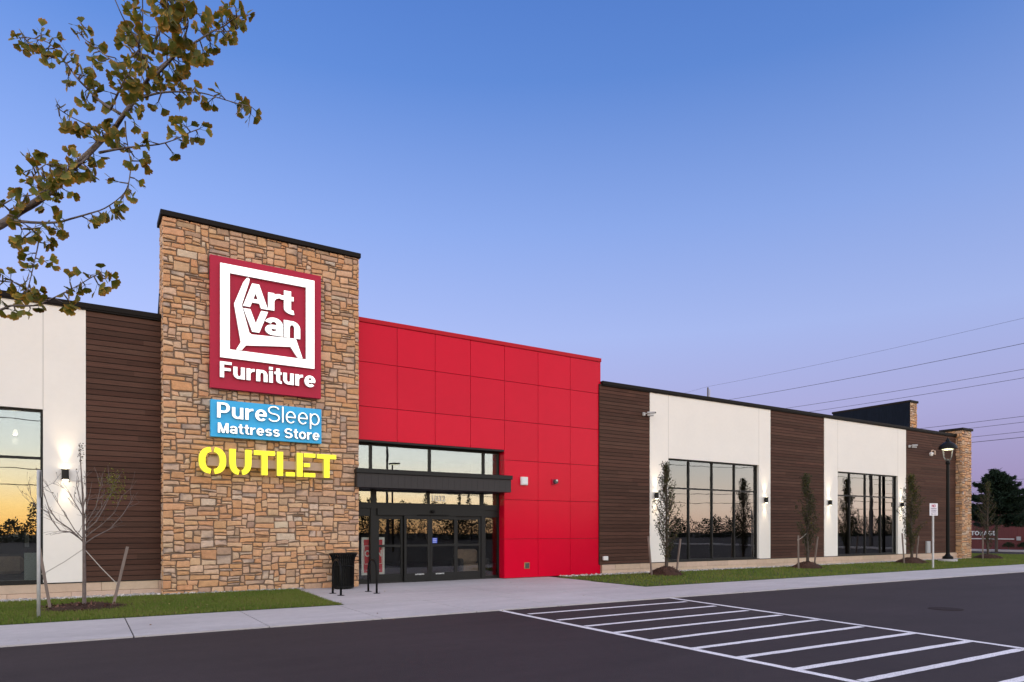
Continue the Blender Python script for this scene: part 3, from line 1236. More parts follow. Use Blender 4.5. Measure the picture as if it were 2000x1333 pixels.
# ---- stone tower of the far side, seen edge-on over the roof
TX0, TX1, TY0, TY1 = 41.75, 42.58, 21.75, 26.7
m = MB()
m.box(TX0 + .05, TX1 - .03, TY0 + .035, TY1 - .03, 0, Z_TOWER - .14, mi=1)
stone_face(m, TX1 - TX0 - .06, Z_TOWER - .13 - 5, lambda u, v, o: (TX0 + .06 + u, TY0 + .033 - o, 5 + v), 104, wmax=5)
far_t = m.build('stone_tower', ['stone', 'mortar'], store)
far_t['label'] = 'far stone tower showing its dark metal back'
m = MB()
m.box(TX0 - .03, TX1 + .05, TY0 - .05, TY1 + .05, Z_TOWER - .13, Z_TOWER, bev=.01)
m.build('tower_cap', 'coping', far_t)
m = MB()
m.box(TX0 - .02, TX0 + .048, TY0 + .02, TY1 - .02, 5.5, Z_TOWER - .135)
for y in (TY0 + .02, TY1 - .14):
    poly = [(TX0 - .022, 8.0), (TX0 - .022, 6.1), (TX0 - 1.6, 6.1)]
    vs = [(x, y, z) for x, z in poly] + [(x, y + .1, z) for x, z in poly]
    m.add(vs, [(0, 1, 2), (5, 4, 3)] + [(i, 3 + i, 3 + (i + 1) % 3, (i + 1) % 3) for i in range(3)])
m.build('tower_backing', 'metal_back', far_t)

# ---- stone pier at the right corner
m = MB()
m.box(X_F0 + .03, X_F1 - .03, 18.535, 19.62, -.05, 7.10, mi=1)
stone_face(m, X_F1 - X_F0, 7.10, lambda u, v, o: (X_F0 + u, 18.533 - o, v), 105, wmax=7)
stone_face(m, 1.10, 7.10, lambda u, v, o: (X_F0 + .028 - o, 19.63 - u, v), 106, wmax=6)
pier = m.build('stone_pier', ['stone', 'mortar'], store)
m = MB()
m.box(X_F0 - .06, X_F1 + .05, 18.44, 19.70, 7.10, 7.23, bev=.01)
m.build('pier_cap', 'coping', pier)

# ---- red panel wall around the entrance
XO = PX(985.5, YR)          # right edge of the opening
ZO = 4.205
rows = [0.035, 1.312, 2.598, 3.885, 5.172, 6.455, Z_RED - .13]
vx = [X_R0] + [PX(q, YR) for q in (775.7, 850, 919)] + [XO] + [PX(q, YR) for q in (1051, 1113.8)] + [X_R1]
m = MB()
rg = random.Random(9)
g = .0065
for i in range(len(vx) - 1):
    for j in range(len(rows) - 1):
        z0, z1 = rows[j], rows[j + 1]
        if vx[i + 1] <= XO + .01:
            if z1 <= ZO:
                continue
            z0 = max(z0, ZO)
        t = rg.uniform(.96, 1.03)
        m.box(vx[i] + (g if i else 0), vx[i + 1] - g, YR, YR + .03, z0 + g, z1 - g, (t, t, t), bev=.004)
m.box(XO + .004, X_R1 - .004, YR + .028, YR + .5, .02, Z_RED - .14, mi=1)
m.box(X_R0 + .01, XO + .004, YR + .028, YR + .5, ZO + .004, Z_RED - .14, mi=1)
# return of the opening and underside
for j in range(len(rows) - 1):
    z0, z1 = rows[j], min(rows[j + 1], ZO)
    if z1 > z0:
        m.box(XO - .014, XO + .003, YR + .004, YR + .5, z0 + g, z1 - g)
red = m.build('red_wall', ['red_panel', 'red_gap'], store)
m = MB()
m.box(X_R0, X_R1 + .012, YR - .03, YR + .52, Z_RED - .13, Z_RED, bev=.008)
m.build('red_coping', 'red_cap', red)
m = MB()
m.box(X_R0, XO - .016, YR + .006, YR + .5, ZO - .05, ZO + .003)
m.build('soffit', 'bronze', red)

# ---- entrance glazing
ent = MB()
yf, yb = YG, YG + .12
def ex(px):
    return PX(px, YG)
Z_D0, Z_HEAD0, Z_HEAD1 = 0.022, 2.02, 2.37
mx_ = [X_T1, ex(723.5), ex(735.5)]
m_l0, m_l1 = ex(723.5), ex(735.3)
m_r0, m_r1 = ex(939.5), ex(947.5)
jr = ex(973)
ent.box(m_l0, m_l1, yf - .03, yb, Z_D0, Z_HEAD1 + .0)
ent.box(m_r0, m_r1, yf - .03, yb, Z_D0, Z_HEAD1)
ent.box(jr, XO - .016, yf - .01, yb, Z_D0, ZO - .05)
ent.box(X_T1 - .3, jr, yf - .05, yb, Z_HEAD1 - .12, Z_HEAD1 + .05)      # header rail
ent.box(X_T1 - .3, m_l0, yf, yb, 2.02, 2.25)
ent.box(m_r1, jr, yf, yb, 2.02, 2.25)
ent.box(X_T1 - .3, m_l0, yf, yb, Z_D0, .16)
ent.box(m_r1, jr, yf, yb, Z_D0, .12)
ent.box(X_T1 - .3, jr, yf, yb, 2.90, 3.30)
ent.box(X_T1 - .3, jr, yf, yb, 4.10, ZO - .05)
mid = ex(838)
for (a, b) in ((m_l0 + .04, m_l1), (mid - .03, mid + .03), (m_r0, m_r1 - .05)):
    ent.box(a, b, yf, yb, Z_HEAD1 + .05, 2.90)
for (a, b) in ((ex(722.5), ex(727)), (ex(838), ex(842)), (ex(943.5), ex(947))):
    ent.box(a, b, yf, yb, 3.30, 4.10)
entrance = ent.build('entrance', 'bronze', store)
m = MB()
m.box(m_l1, m_r0, yf - .09, yf - .003, 2.045, 2.249)
hd = m.build('door_operator', 'bronze', entrance)
m = MB()
xm = ex(842)
m.box(xm - .5, xm + .05 + .5, yf - .13, yf - .092, 2.05, 2.075)
m.lathe(xm, yf - .13, [(.05, 2.13), (.065, 2.16), (.065, 2.2), (.02, 2.22)], 14)
m.build('motion_sensor', 'black_metal', hd)


def pane(x0, x1, z0, z1, gm='glass', par=None, y=None):
    g_ = MB()
    y = YG + .05 if y is None else y
    g_.box(x0, x1, y, y + .012, z0, z1)
    return g_.build('pane', gm, par or entrance)


for a, b in ((X_T1 - .3, m_l0 + .04), (m_l1, mid - .03), (mid + .03, m_r0), (m_r1 - .05, jr)):
    pane(a, b, Z_HEAD1 + .05, 2.90)
for a, b in ((X_T1 - .3, ex(722.5)), (ex(727), ex(838)), (ex(842), ex(943.5)), (ex(947), jr)):
    pane(a, b, 3.30, 4.10)
pane(X_T1 - .3, m_l0, .16, 2.02, 'glass_door')
pane(m_r1, jr, .12, 2.02, 'glass_door')
# four sliding door leaves
dx = [m_l1 + .004, ex(787.5), ex(838), ex(889.5), m_r0 - .004]
for k in range(4):
    a, b = dx[k] + .004, dx[k + 1] - .004
    y0 = YG + (0.0 if k in (0, 3) else -.075)
    dm = MB()
    st = .075
    dm.box(a, a + st, y0, y0 + .05, .03, 2.04)
    dm.box(b - st, b, y0, y0 + .05, .03, 2.04)
    dm.box(a + st, b - st, y0 + .002, y0 + .048, 1.93, 2.04)
    dm.box(a + st, b - st, y0 + .002, y0 + .048, .03, .29)
    dm.box(a + st, b - st, y0 + .002, y0 + .048, 1.10, 1.165)
    d = dm.build('door', 'bronze', entrance)
    pane(a + st, b - st, .29, 1.10, 'glass_door', d, y0 + .02)
    pane(a + st, b - st, 1.165, 1.93, 'glass_door', d, y0 + .02)
    if k in (1, 2):
        sm = MB()
        cx_ = (a + b) / 2 + (.08 if k == 1 else -.12)
        word(sm, 'AUTOMATIC', cx_ - .15, cx_ + .15, .235, .275, y0 - .003, y0 + .001, bold=.02)
        sm.build('door_sticker', 'sticker_white', d)
    if k == 2:
        sm = MB()
        sm.box(a + st + .005, a + st + .17, y0 + .013, y0 + .0195, 1.20, 1.36)
        for q in (1.225, 1.275, 1.325):
            sm.box(a + st + .02, a + st + .15, y0 + .0105, y0 + .0125, q, q + .012, mi=1)
        sm.build('door_notice', ['sticker_blue', 'sticker_white'], d)
m = MB()
x0, z0 = P(846, 979, YG)
x1, z1 = P(871, 969, YG)
word(m, '1032', x0, x1, z0, z1, YG + .043, YG + .049, bold=.01)
m.build('street_number', 'sticker_white', entrance)

# ---- canopy
YC0 = 18.33
xcl, xcr = PX(697.5, YC0), PX(998.5, YC0)
m = MB()
m.box(xcl, xcr, YC0, YG - .002, 2.80, 3.20, bev=.01)
for k in range(26):
    x = xcl + .02 + (xcr - xcl - .04) * k / 25
    m.box(x - .004, x + .004, YC0 - .0015, YC0 + .01, 2.83, 3.17, mi=1)
m.box(xcl - .03, xcr + .035, YC0 - .045, YC0 + .10, 3.20, 3.33, mi=1, bev=.008)
m.box(xcl - .03, xcr + .035, YC0 + .102, YG - .004, 3.202, 3.30, mi=1)
m.build('canopy', ['canopy_metal', 'bronze'], store)

# ================================================================ SIGNS
YSF = 18.35


def sgn(px, py):
    return P(px, py, YSF - .09)


# --- the large red logo sign
px0, pz1 = P(410.3, 496.5, YSF)
px1, _ = P(627, 538, YSF)
pz0 = PZ(411, 757, YSF)
logo = thing('wall_sign', 'big crimson square sign with white framed chaise emblem high on the stone tower', 'sign', (px0, YT, pz0))
m = MB()
m.box(px0, px1, YSF, YT - .012, pz0, pz1, bev=.006)
m.build('sign_panel', 'sign_red', logo)
k = 3.332


def q1(x, y):
    return P(280 + x / k, 380 + y / k, YSF - .085)


yl, yk = YSF - .085, YSF - .002
o = [q1(498, 443), q1(1112, 563), q1(1115, 1135), q1(503, 1060)]
X0, X1 = (o[0][0] + o[3][0]) / 2, (o[1][0] + o[2][0]) / 2
Z1, Z0 = (o[0][1] + o[1][1]) / 2, (o[2][1] + o[3][1]) / 2
i_ = [q1(560, 512), q1(1057, 605), q1(1060, 1075), q1(565, 1008)]
x0, x1 = (i_[0][0] + i_[3][0]) / 2, (i_[1][0] + i_[2][0]) / 2
z1, z0 = (i_[0][1] + i_[1][1]) / 2, (i_[2][1] + i_[3][1]) / 2
m = MB()
for poly in ([(X0, Z0), (X1, Z0), (x1, z0), (x0, z0)], [(X1, Z0), (X1, Z1), (x1, z1), (x1, z0)],
             [(X1, Z1), (X0, Z1), (x0, z1), (x1, z1)], [(X0, Z1), (X0, Z0), (x0, z0), (x0, z1)]):
    m.prism_xz(poly, yl, yk, side_mi=1)
m.build('square_frame', ['letter_white', 'letter_side'], logo)
ch = [(672, 545), (684, 543), (692, 552), (688, 575), (643, 712), (643, 728), (690, 900), (706, 912), (993, 940), (1036, 1068), (1003, 1062),
      (957, 992), (668, 983), (640, 1014), (604, 1010), (634, 962), (592, 722), (592, 708), (650, 572)]
m = MB()
m.prism_xz([q1(*p) for p in ch][::-1], yl, yk, side_mi=1)
m.build('chaise_emblem', ['letter_white', 'letter_side'], logo)


def fit(mb, body, xl, xr, top, bot, qf, y0, y1, lo=0.0, hi=1.0, **kw):
    """top and bot are points on the upper and lower edge of the lettering"""
    a, b = qf(xl, top[1])[0], qf(xr, top[1])[0]
    heavy_word(mb, body, a, b, qf(*bot)[1], qf(*top)[1], y0, y1, lo=lo, hi=hi, **kw)


m = MB()
hv = dict(sv=.24, sh=.18, gap=.035)
fit(m, 'A', 648, 812, (728, 583), (728, 738), q1, yl, yk, **hv)
fit(m, 'r', 812, 893, (850, 642), (850, 757), q1, yl, yk, hi=.765, **hv)
fit(m, 't', 893, 978, (935, 628), (935, 778), q1, yl, yk, hi=.98, **hv)
fit(m, 'V', 650, 812, (728, 752), (728, 897), q1, yl, yk, **hv)
fit(m, 'a', 792, 908, (850, 803), (850, 918), q1, yl, yk, hi=.765, **hv)
fit(m, 'n', 914, 1021, (970, 824), (970, 936), q1, yl, yk, hi=.765, **hv)
m.build('logo_lettering', ['letter_white', 'letter_side'], logo)
m = MB()
fit(m, 'Furniture', 499, 1120, (542, 1090), (542, 1193), q1, yl, yk, sv=.225, sh=.17, gap=.095)
m.build('name_lettering', ['letter_white', 'letter_side'], logo)

# --- blue sign
bx0, bz1 = P(411.4, 779.5, YSF)
bx1 = PX(628, YSF)
bz0 = PZ(411.4, 852.5, YSF)
blue = thing('wall_sign', 'bright blue rectangular sign with white lettering below the big crimson sign', 'sign', (bx0, YT, bz0))
m = MB()
m.box(bx0, bx1, YSF, YT - .012, bz0, bz1, bev=.006)
m.build('sign_panel', 'sign_blue', blue)


def q2(x, y):
    return P(360 + x / 5.556, 760 + y / 5.556, YSF - .06)


m = MB()
ya, yb_ = YSF - .06, YSF - .002
fit(m, 'Pure', 357, 897, (370, 143), (370, 310), q2, ya, yb_, sv=.175, sh=.135, gap=.11)
fit(m, 'Sleep', 908, 1467, (1350, 262), (1350, 432), q2, ya, yb_, lo=-.27, hi=.765, sv=.075, sh=.070, gap=.13)
fit(m, 'Mattress', 365, 1036, (380, 366), (380, 474), q2, ya, yb_, sv=.18, sh=.14, gap=.10)
fit(m, 'Store', 1088, 1466, (1120, 428), (1120, 533), q2, ya, yb_, sv=.18, sh=.14, gap=.10)
m.build('lettering', ['letter_white', 'letter_side'], blue)

# --- yellow stencil letters
YO = 18.20
q3 = lambda x, y: P(360 + x / 5.556, 760 + y / 5.556, YO)
zt = (q3(1540, 713)[1] + q3(870, 672)[1] + q3(530, 650)[1]) / 3
zb = (q3(1540, 962)[1] + q3(870, 938)[1]) / 2
outl = thing('wall_sign', 'glowing yellow stencil letters on a beige rail, lowest sign of the stone tower', 'sign', (q3(155, 800)[0], YT, zb))
m = MB()
rx0, rx1 = PX(405, YO + .14), PX(640, YO + .14)
rz1, rz0 = PZ(405, 893, YO + .14), PZ(405, 910, YO + .14)
m.box(rx0, rx1, YO + .135, YT - .01, rz0, rz1, bev=.005)
m.build('raceway', 'raceway', outl)
Hh = zt - zb
sw = .150


def ring_part(cx, cz, rx, rz, a0, a1, n=14):
    ou, inn = [], []
    for t in range(n + 1):
        a = a0 + (a1 - a0) * t / n
        ca, sa = math.cos(a), math.sin(a)
        ca, sa = math.copysign(abs(ca) ** .82, ca), math.copysign(abs(sa) ** .82, sa)
        ou.append((cx + rx * ca, cz + rz * sa))
        inn.append((cx + (rx - sw) * ca, cz + (rz - sw * .80) * sa))
    return ou + inn[::-1]


def xr(a):
    return q3(a, 800)[0]


def letter(polys):
    mb = MB()
    for p in polys:
        mb.prism_xz(p, YO, YO + .13, side_mi=1)
    mb.build('letter', ['letter_yellow', 'yellow_side'], outl)


gp = .036
a, b = xr(157), xr(455)
cx_, cz_ = (a + b) / 2, zb + Hh / 2
rx, rz = (b - a) / 2, Hh / 2 + .02
e = gp / rx
letter([ring_part(cx_, cz_, rx, rz, -math.pi / 2 + e, math.pi / 2 - e), ring_part(cx_, cz_, rx, rz, math.pi / 2 + e, 1.5 * math.pi - e)])
a, b = xr(490), xr(730)
cx_, rx = (a + b) / 2, (b - a) / 2
rz = .34
e = gp / rx
czz = zb - .02 + rz
def upart(s):
    pts = []
    arc = ring_part(cx_, czz, rx, rz, (-math.pi / 2 + e) if s > 0 else (-math.pi / 2 - e), 0 if s > 0 else -math.pi, 10)
    n = len(arc) // 2
    ou, inn = arc[:n], arc[n:]
    xo = cx_ + s * rx
    xi = cx_ + s * (rx - sw)
    return ou + [(xo, zt), (xi, zt)] + inn
letter([upart(1), upart(-1)])
def rect(a, b, c, d):
    return [(a, c), (b, c), (b, d), (a, d)]
bar = .116
def tee(a, b):
    c = (a + b) / 2
    return [(a, zt - bar), (c - sw / 2, zt - bar), (c - sw / 2, zb), (c + sw / 2, zb), (c + sw / 2, zt - bar), (b, zt - bar), (b, zt), (a, zt)]
letter([tee(xr(757), xr(985))])
a, b = xr(1008), xr(1200)
letter([rect(a, a + sw, zb, zt), rect(a + sw + 2 * gp, b, zb, zb + bar * .9)])
a, b = xr(1222), xr(1422)
zm = (zt + zb) / 2
letter([rect(a, a + sw, zb, zt), rect(a + sw + gp, b, zb, zb + bar * .9), rect(a + sw + gp, b, zt - bar * .9, zt), rect(a + sw + gp, b - .14, zm - bar * .42, zm + bar * .42)])
letter([tee(xr(1443), xr(1648))])

# ================================================================ WALL FITTINGS
def spot(par, loc, rot, energy, size, blend, col=(1.0, .80, .52)):
    ld = bpy.data.lights.new('lamp', 'SPOT')
    ld.energy = energy
    ld.spot_size = math.radians(size)
    ld.spot_blend = blend
    ld.color = col
    ld.shadow_soft_size = .03
    o = bpy.data.objects.new('lamp', ld)
    COL.objects.link(o)
    o.parent = par
    o.location = Vector(loc) - Vector(ROOT[par.name])
    o.rotation_euler = rot
    return o


def sconce(label, grp):
    r = thing('wall_light', label, 'wall light', (0, YW - .02, 0), grp)
    mb = MB()
    mb.lathe(0, YW - .125, [(.078, -.12), (.085, -.118), (.085, -.10), (.072, -.098), (.072, .098), (.085, .10), (.085, .118), (.078, .12)], 20)
    mb.box(-.03, .03, YW - .06, YW - .021, -.05, .05)
    mb.build('body', 'bronze', r)
    for s in (1, -1):
        lm = MB()
        lm.lathe(0, YW - .125, [(.06, s * .1205), (.06, s * .123)], 16)
        lm.build('lens', 'glow_warm', r)
        spot(r, (0, YW - .10, s * .14), (math.radians(180 + 9) if s > 0 else math.radians(-9), 0, 0), 75 if s > 0 else 55, 66, 1.0)
    return r


def sc_at(px, py):
    x, z = P(px, py, YW - .125)
    return (x, YW - .02, z)


s0 = sconce('black cylinder wall light glowing above the bare young tree', 'wall lights on the white panels')
s0.location = sc_at(127.5, 927)
for px_, py_, lb in ((1283, 968, 'wall light half hidden behind the columnar tree nearest the red wall'),
                     (1497, 977, 'small wall light right of the nearer big window, with no tree in front'),
                     (1622, 982, 'small wall light between brown cladding and the farther big window'),
                     (1763, 986, 'wall light behind the leafy tree beside the parking sign')):
    dup(s0, sc_at(px_, py_), lb)


def fixture(px, py, label, flip=False):
    x, z = P(px, py, YW - .08)
    r = thing('security_camera', label, 'camera', (x, YW, z), None)
    mb = MB()
    mb.box(x - .13, x - .03, YW - .09, YW - .003, z - .07, z + .055, bev=.012)
    mb.tube([(x - .05, YW - .05, z + .015), (x + .08, YW - .16, z + .03)], .018, 8)
    mb.build('bracket', 'grey_plastic', r)
    mb = MB()
    mb.tube([(x + .015, YW - .13, z + .04), (x + .24, YW - .28, z + .045)], .042, 12)
    mb.tube([(x + .015, YW - .13, z - .045), (x + .20, YW - .26, z - .06)], .034, 12)
    mb.build('camera_body', 'grey_plastic', r)
    mb = MB()
    mb.tube([(x + .24, YW - .281, z + .045), (x + .275, YW - .304, z + .046)], .03, 12)
    mb.build('lens', 'dark_plastic', r)
    return r


fixture(1262, 809, 'white security camera cluster high on brown cladding beside the white panel nearest the red wall')
fixture(1779, 872, 'white security camera cluster high on the brown cladding left of the lit lamp post')
x, z = P(1819, 885, YW - .3)
r = thing('dome_camera', 'small white dome camera hanging from a bracket beside the lamp post head', 'camera', (x, YW, z))
m = MB()
xw_ = x + .9
m.box(xw_ - .08, xw_ + .08, YW - .05, YW - .003, z - .02, z + .2, bev=.01)
m.tube([(xw_, YW - .04, z + .12), (x + .3, YW - .25, z + .16), (x + .02, YW - .3, z + .12), (x, YW - .3, z + .02)], .028, 8)
m.build('bracket', 'raceway', r)
m = MB()
m.lathe(x, YW - .3, [(.05, z + .03), (.10, z), (.10, z - .09), (.075, z - .15), (.03, z - .18)], 16)
m.build('camera_body', 'white_plastic', r)


def wall_box(name, cat, px, py, w, h, y, material, label, extra=None):
    x, z = P(px, py, y - .05)
    r = thing(name, label, cat, (x, y, z))
    mb = MB()
    mb.box(x - w / 2, x + w / 2, y - .10, y - .003, z - h / 2, z + h / 2, bev=.012)
    mb.build('housing', material, r)
    mb = MB()
    mb.box(x - w * .36, x + w * .36, y - .112, y - .101, z - h * .38, z + h * .38, bev=.004)
    mb.build('cover', extra or material, r)
    return r


wall_box('alarm_strobe', 'alarm', 1023.5, 940, .26, .27, YR, 'white_plastic', 'square white alarm box on the red wall')
wall_box('brass_plate', 'wall plate', 1028, 1105, .21, .21, YR + .085, 'brass', 'small square brass plate low on the red wall', 'dark_plastic')
wall_box('outlet_box', 'electrical box', 1182.5, 1091, .20, .15, YW, 'white_plastic', 'small pale electrical box low on brown cladding beside the red wall')
wall_box('meter_box', 'electrical box', 1812.5, 1069, .34, .62, YW, 'grey_plastic', 'tall pale grey electrical cabinet on brown cladding behind the parking sign')
x, z = P(1084, 941, YR - .08)
r = thing('fire_bell', 'small dark alarm horn with bright dome on the red wall', 'alarm', (x, YR, z))
m = MB()
m.box(x - .09, x + .02, YR - .05, YR - .003, z - .11, z + .09, bev=.01)
m.build('back_box', 'sign_red', r)
m = MB()
m.tube([(x + .03, YR - .05, z), (x + .03, YR - .13, z)], [.085, .075], 16)
m.build('horn', 'dark_plastic', r)
m = MB()
m.tube([(x + .05, YR - .131, z + .03), (x + .05, YR - .17, z + .03)], [.04, .015], 10)
m.build('strobe', 'white_plastic', r)

# ================================================================ SHOWROOM CONTENTS
# poster behind the entrance glass
xp0, zp1 = P(706, 1050, YG + .14)
xp1 = PX(751, YG + .14)
zp0 = PZ(707, 1124, YG + .14)
r = thing('open_sign', 'red poster with white border reading OPEN behind the entrance glass', 'sign', ((xp0 + xp1) / 2, YG + .14, 0.06))
m = MB()
y_ = YG + .14
m.box(xp0, xp1, y_, y_ + .03, zp0, zp1)
m.build('border', 'poster_white', r)
m = MB()
m.box(xp0 + .07, xp1 - .07, y_ - .006, y_ - .001, zp0 + .07, zp1 - .07)
m.build('poster', 'poster_red', r)
m = MB()
xc_ = (xp0 + xp1) / 2
w_ = xp1 - xp0
zc_ = zp0 + (zp1 - zp0) * .50
word(m, 'OPEN', xp0 + .10, xp1 - .10, zc_ - .02, zc_ + .18, y_ - .012, y_ - .0065, bold=.02)
word(m, "WE'RE", xc_ - .14, xc_ + .14, zc_ + .215, zc_ + .285, y_ - .012, y_ - .0065, bold=.015)
zt_, zb_ = zp1 - .26, zp0 + .32
for a in ((xp0 + .085, xp1 - .085, zt_, zt_ + .014), (xp0 + .085, xp1 - .085, zb_, zb_ + .014)):
    m.box(a[0], a[1], y_ - .012, y_ - .0065, a[2], a[3])
for xx in (xp0 + .085, xp1 - .097):
    m.box(xx, xx + .012, y_ - .012, y_ - .0065, zb_ + .014, zt_)
m.box(xc_ - .2, xc_ + .2, y_ - .012, y_ - .0065, zp0 + .13, zp0 + .155)
m.build('lettering', 'poster_white', r)
for xx in (xc_ - .3, xc_ + .3):
    m = MB()
    m.box(xx - .02, xx + .02, y_ + .032, y_ + .1, .06, zp0 + .3)
    m.build('stand_leg', 'black_metal', r)

# cushioned armchair visible through the right door leaf
ax = PX(920, YG + 1.0)
r = thing('armchair', 'beige armchair with draped cover just inside the right glass door', 'chair', (ax, YG + 1.0, .06))
m = MB()
m.box(ax - .42, ax + .42, YG + .7, YG + 1.4, .2, .48, bev=.06)
m.build('seat', 'fabric_beige', r)
m = MB()
m.box(ax - .42, ax + .42, YG + 1.25, YG + 1.5, .48, .95, bev=.07)
m.build('backrest', 'fabric_beige', r)
for sx in (-.37, .37):
    for yy in (.76, 1.4):
        m = MB()
        m.tube([(ax + sx, YG + yy, .06), (ax + sx * .95, YG + yy, .2)], [.02, .03], 8)
        m.build('leg', 'wood_brown', r)
for sx in (-1, 1):
    m = MB()
    m.box(ax + sx * .43, ax + sx * .55, YG + .7, YG + 1.45, .2, .66, bev=.04)
    m.build('armrest', 'fabric_dark', r)


def dresser(x, y, label, w=1.5):
    r = thing('dresser', label, 'dresser', (x, y, .06), 'wooden dressers behind the nearer big window')
    mb = MB()
    mb.box(x - w / 2, x + w / 2, y, y + .5, .12, 1.0, bev=.012)
    mb.build('carcass', 'wood_brown', r)
    for i in range(2):
        for j in range(3):
            db = MB()
            a = x - w / 2 + .04 + i * (w / 2 - .02)
            db.box(a, a + w / 2 - .06, y - .022, y - .002, .16 + j * .28, .40 + j * .28, bev=.006)
            d_ = db.build('drawer', 'wood_brown', r)
    mb = MB()
    mb.box(x - .14, x + .1, y - .03, y - .0235, .62, .84)
    mb.build('price_card', 'sticker_white', r)


dresser(PX(1335, 20.6), 20.6, 'wooden dresser with white price card in the nearer big window')
dresser(PX(1362, 20.4), 21.4, 'brown chest of drawers standing behind another inside the window', 1.1)
# bed in the far window
bx = PX(1650, 20.6)
r = thing('bed', 'white upholstered bed inside the farther big window', 'bed', (bx, 20.6, .06))
m = MB(); m.box(bx - .9, bx + .9, 20.0, 22.0, .12, .5, bev=.05); m.build('bed_frame', 'fabric_white', r)
m = MB(); m.box(bx - .85, bx + .85, 20.02, 21.9, .502, .75, bev=.08); m.build('mattress', 'fabric_white', r)
m = MB(); m.box(bx - .9, bx + .9, 22.01, 22.13, .12, 1.3, bev=.03); m.build('headboard', 'fabric_dark', r)
m = MB(); m.box(bx - .7, bx - .1, 21.35, 21.8, .752, .92, bev=.07); m.build('pillow', 'fabric_beige', r)
# left window display
lx0, lx1 = PX(47, 19.5), PX(80, 19.5)
m = MB(); m.box(lx0, lx1, 19.5, 19.56, .40, PZ(60, 1080, 19.5), bev=.005)
o = m.build('display_board', 'board_white', loc=(lx0, 19.5, .06))
tag(o, 'pale blank board leaning inside the left window', 'board')
sx = PX(20, 20.6)
r = thing('sofa', 'dark patterned sofa inside the left window', 'sofa', (sx, 20.6, .06))
m = MB(); m.box(sx - 1.1, sx + .75, 20.4, 21.3, .15, .5, bev=.08); m.build('seat', 'fabric_dark', r)
m = MB(); m.box(sx - 1.1, sx + .75, 21.05, 21.4, .5, 1.0, bev=.1); m.build('backrest', 'fabric_dark', r)
m = MB(); m.box(sx - .3, sx + .25, 20.85, 21.04, .52, .95, bev=.07); m.build('cushion', 'fabric_beige', r)
for k, (pa, pb, qa, qb, lb) in enumerate(((22, 40, 1037, 1053, 'small framed picture on the showroom wall inside the left window'),
                                          (44, 61, 1037, 1072, 'tall framed picture on the showroom wall inside the left window'))):
    yy = 22.6
    a, zt_ = P(pa, qa, yy)
    b, zb_ = P(pb, qb, yy)
    r = thing('framed_picture', lb, 'picture', ((a + b) / 2, yy, zb_))
    m = MB(); m.box(a, b, yy, yy + .04, zb_, zt_, bev=.008); m.build('picture_frame', 'bronze', r)
    m = MB(); m.box(a + .05, b - .05, yy - .006, yy - .001, zb_ + .05, zt_ - .05); m.build('artwork', 'art_grey', r)
m = MB(); m.box(PX(12, 22.7), PX(64, 22.7) + .3, 22.66, 22.8, .06, 2.6)
m.build('partition', 'interior_wall', store)
# pendant lamps in the showroom
pen = None
for k, (px_, py_, yy) in enumerate(((1314, 928, 22), (1334, 929, 22), (1350, 930, 22.5), (1368, 930, 22.5), (1374, 921, 23.5), (1405, 933, 23.5),
                                    (1636, 948, 22), (1650, 947, 22.4), (1662, 948, 23), (1674, 949, 23.4), (30, 845, 22.2))):
    x, z = P(px_, py_, yy)
    where = 'behind the nearer big window' if px_ > 1000 and px_ < 1600 else ('behind the farther big window' if px_ > 1600 else 'inside the left window')
    if pen is None:
        pen = thing('pendant_lamp', 'small white pendant lamp hanging ' + where, 'lamp', (x, yy, z), 'pendant lamps in the showroom')
        m = MB(); m.lathe(x, yy, [(.02, z + .08), (.04, z + .06), (.06, z - .02), (.055, z - .06), (.02, z - .08)], 14); m.build('lamp_shade', 'glow_pendant', pen)
        m = MB(); m.tube([(x, yy, z + .08), (x, yy, z + .9)], .006, 5); m.build('cord', 'black_metal', pen)
        ld = bpy.data.lights.new('lamp', 'POINT')
        ld.energy = 45
        ld.color = (1, .82, .62)
        ld.shadow_soft_size = .08
        lo = bpy.data.objects.new('lamp', ld)
        COL.objects.link(lo)
        lo.parent = pen
        lo.location = (0, 0, -.22)
    else:
        c = dup(pen, (x, yy, z), 'small white pendant lamp hanging ' + where)
# ================================================================ STREET FURNITURE
def litter_bin(x, y, label):
    r = thing('litter_bin', label, 'bin', (x, y, .022))
    zb0 = .022
    mb = MB()
    n = 34
    for k in range(n):
        a = 2 * math.pi * k / n
        ca, sa = math.cos(a), math.sin(a)
        pts = [(x + q * ca, y + q * sa, zb0 + h) for q, h in ((.265, .05), (.272, .40), (.275, .70), (.30, .84), (.355, .945))]
        mb.tube(pts, .0175, 4)
    mb.build('slat', 'black_metal', r)
    mb = MB()
    mb.lathe(x, y, [(.25, zb0 + .03), (.285, zb0 + .03), (.285, zb0 + .09), (.25, zb0 + .09)], 32)
    mb.build('base_ring', 'black_metal', r)
    for z, rr in ((.62, .283), (.945, .365)):
        mb = MB()
        pts = [(x + rr * math.cos(t * math.pi / 18), y + rr * math.sin(t * math.pi / 18), zb0 + z) for t in range(37)]
        mb.tube(pts, .016, 6, cap=False)
        mb.build('rim', 'black_metal', r)
    mb = MB()
    mb.lathe(x, y, [(.235, zb0 + .06), (.245, zb0 + .62), (.235, zb0 + .80), (.225, zb0 + .80), (.225, zb0 + .62)], 28)
    mb.build('liner', 'black_soft', r)
    mb = MB()
    for k in range(3):
        a = 2 * math.pi * k / 3 + .3
        mb.tube([(x + .22 * math.cos(a), y + .22 * math.sin(a), zb0), (x + .22 * math.cos(a), y + .22 * math.sin(a), zb0 + .05)], .03, 8)
    mb.build('foot', 'black_soft', r)
    return r


litter_bin(5.98, 18.02, 'black slatted metal litter bin with flared rim against the stone tower')


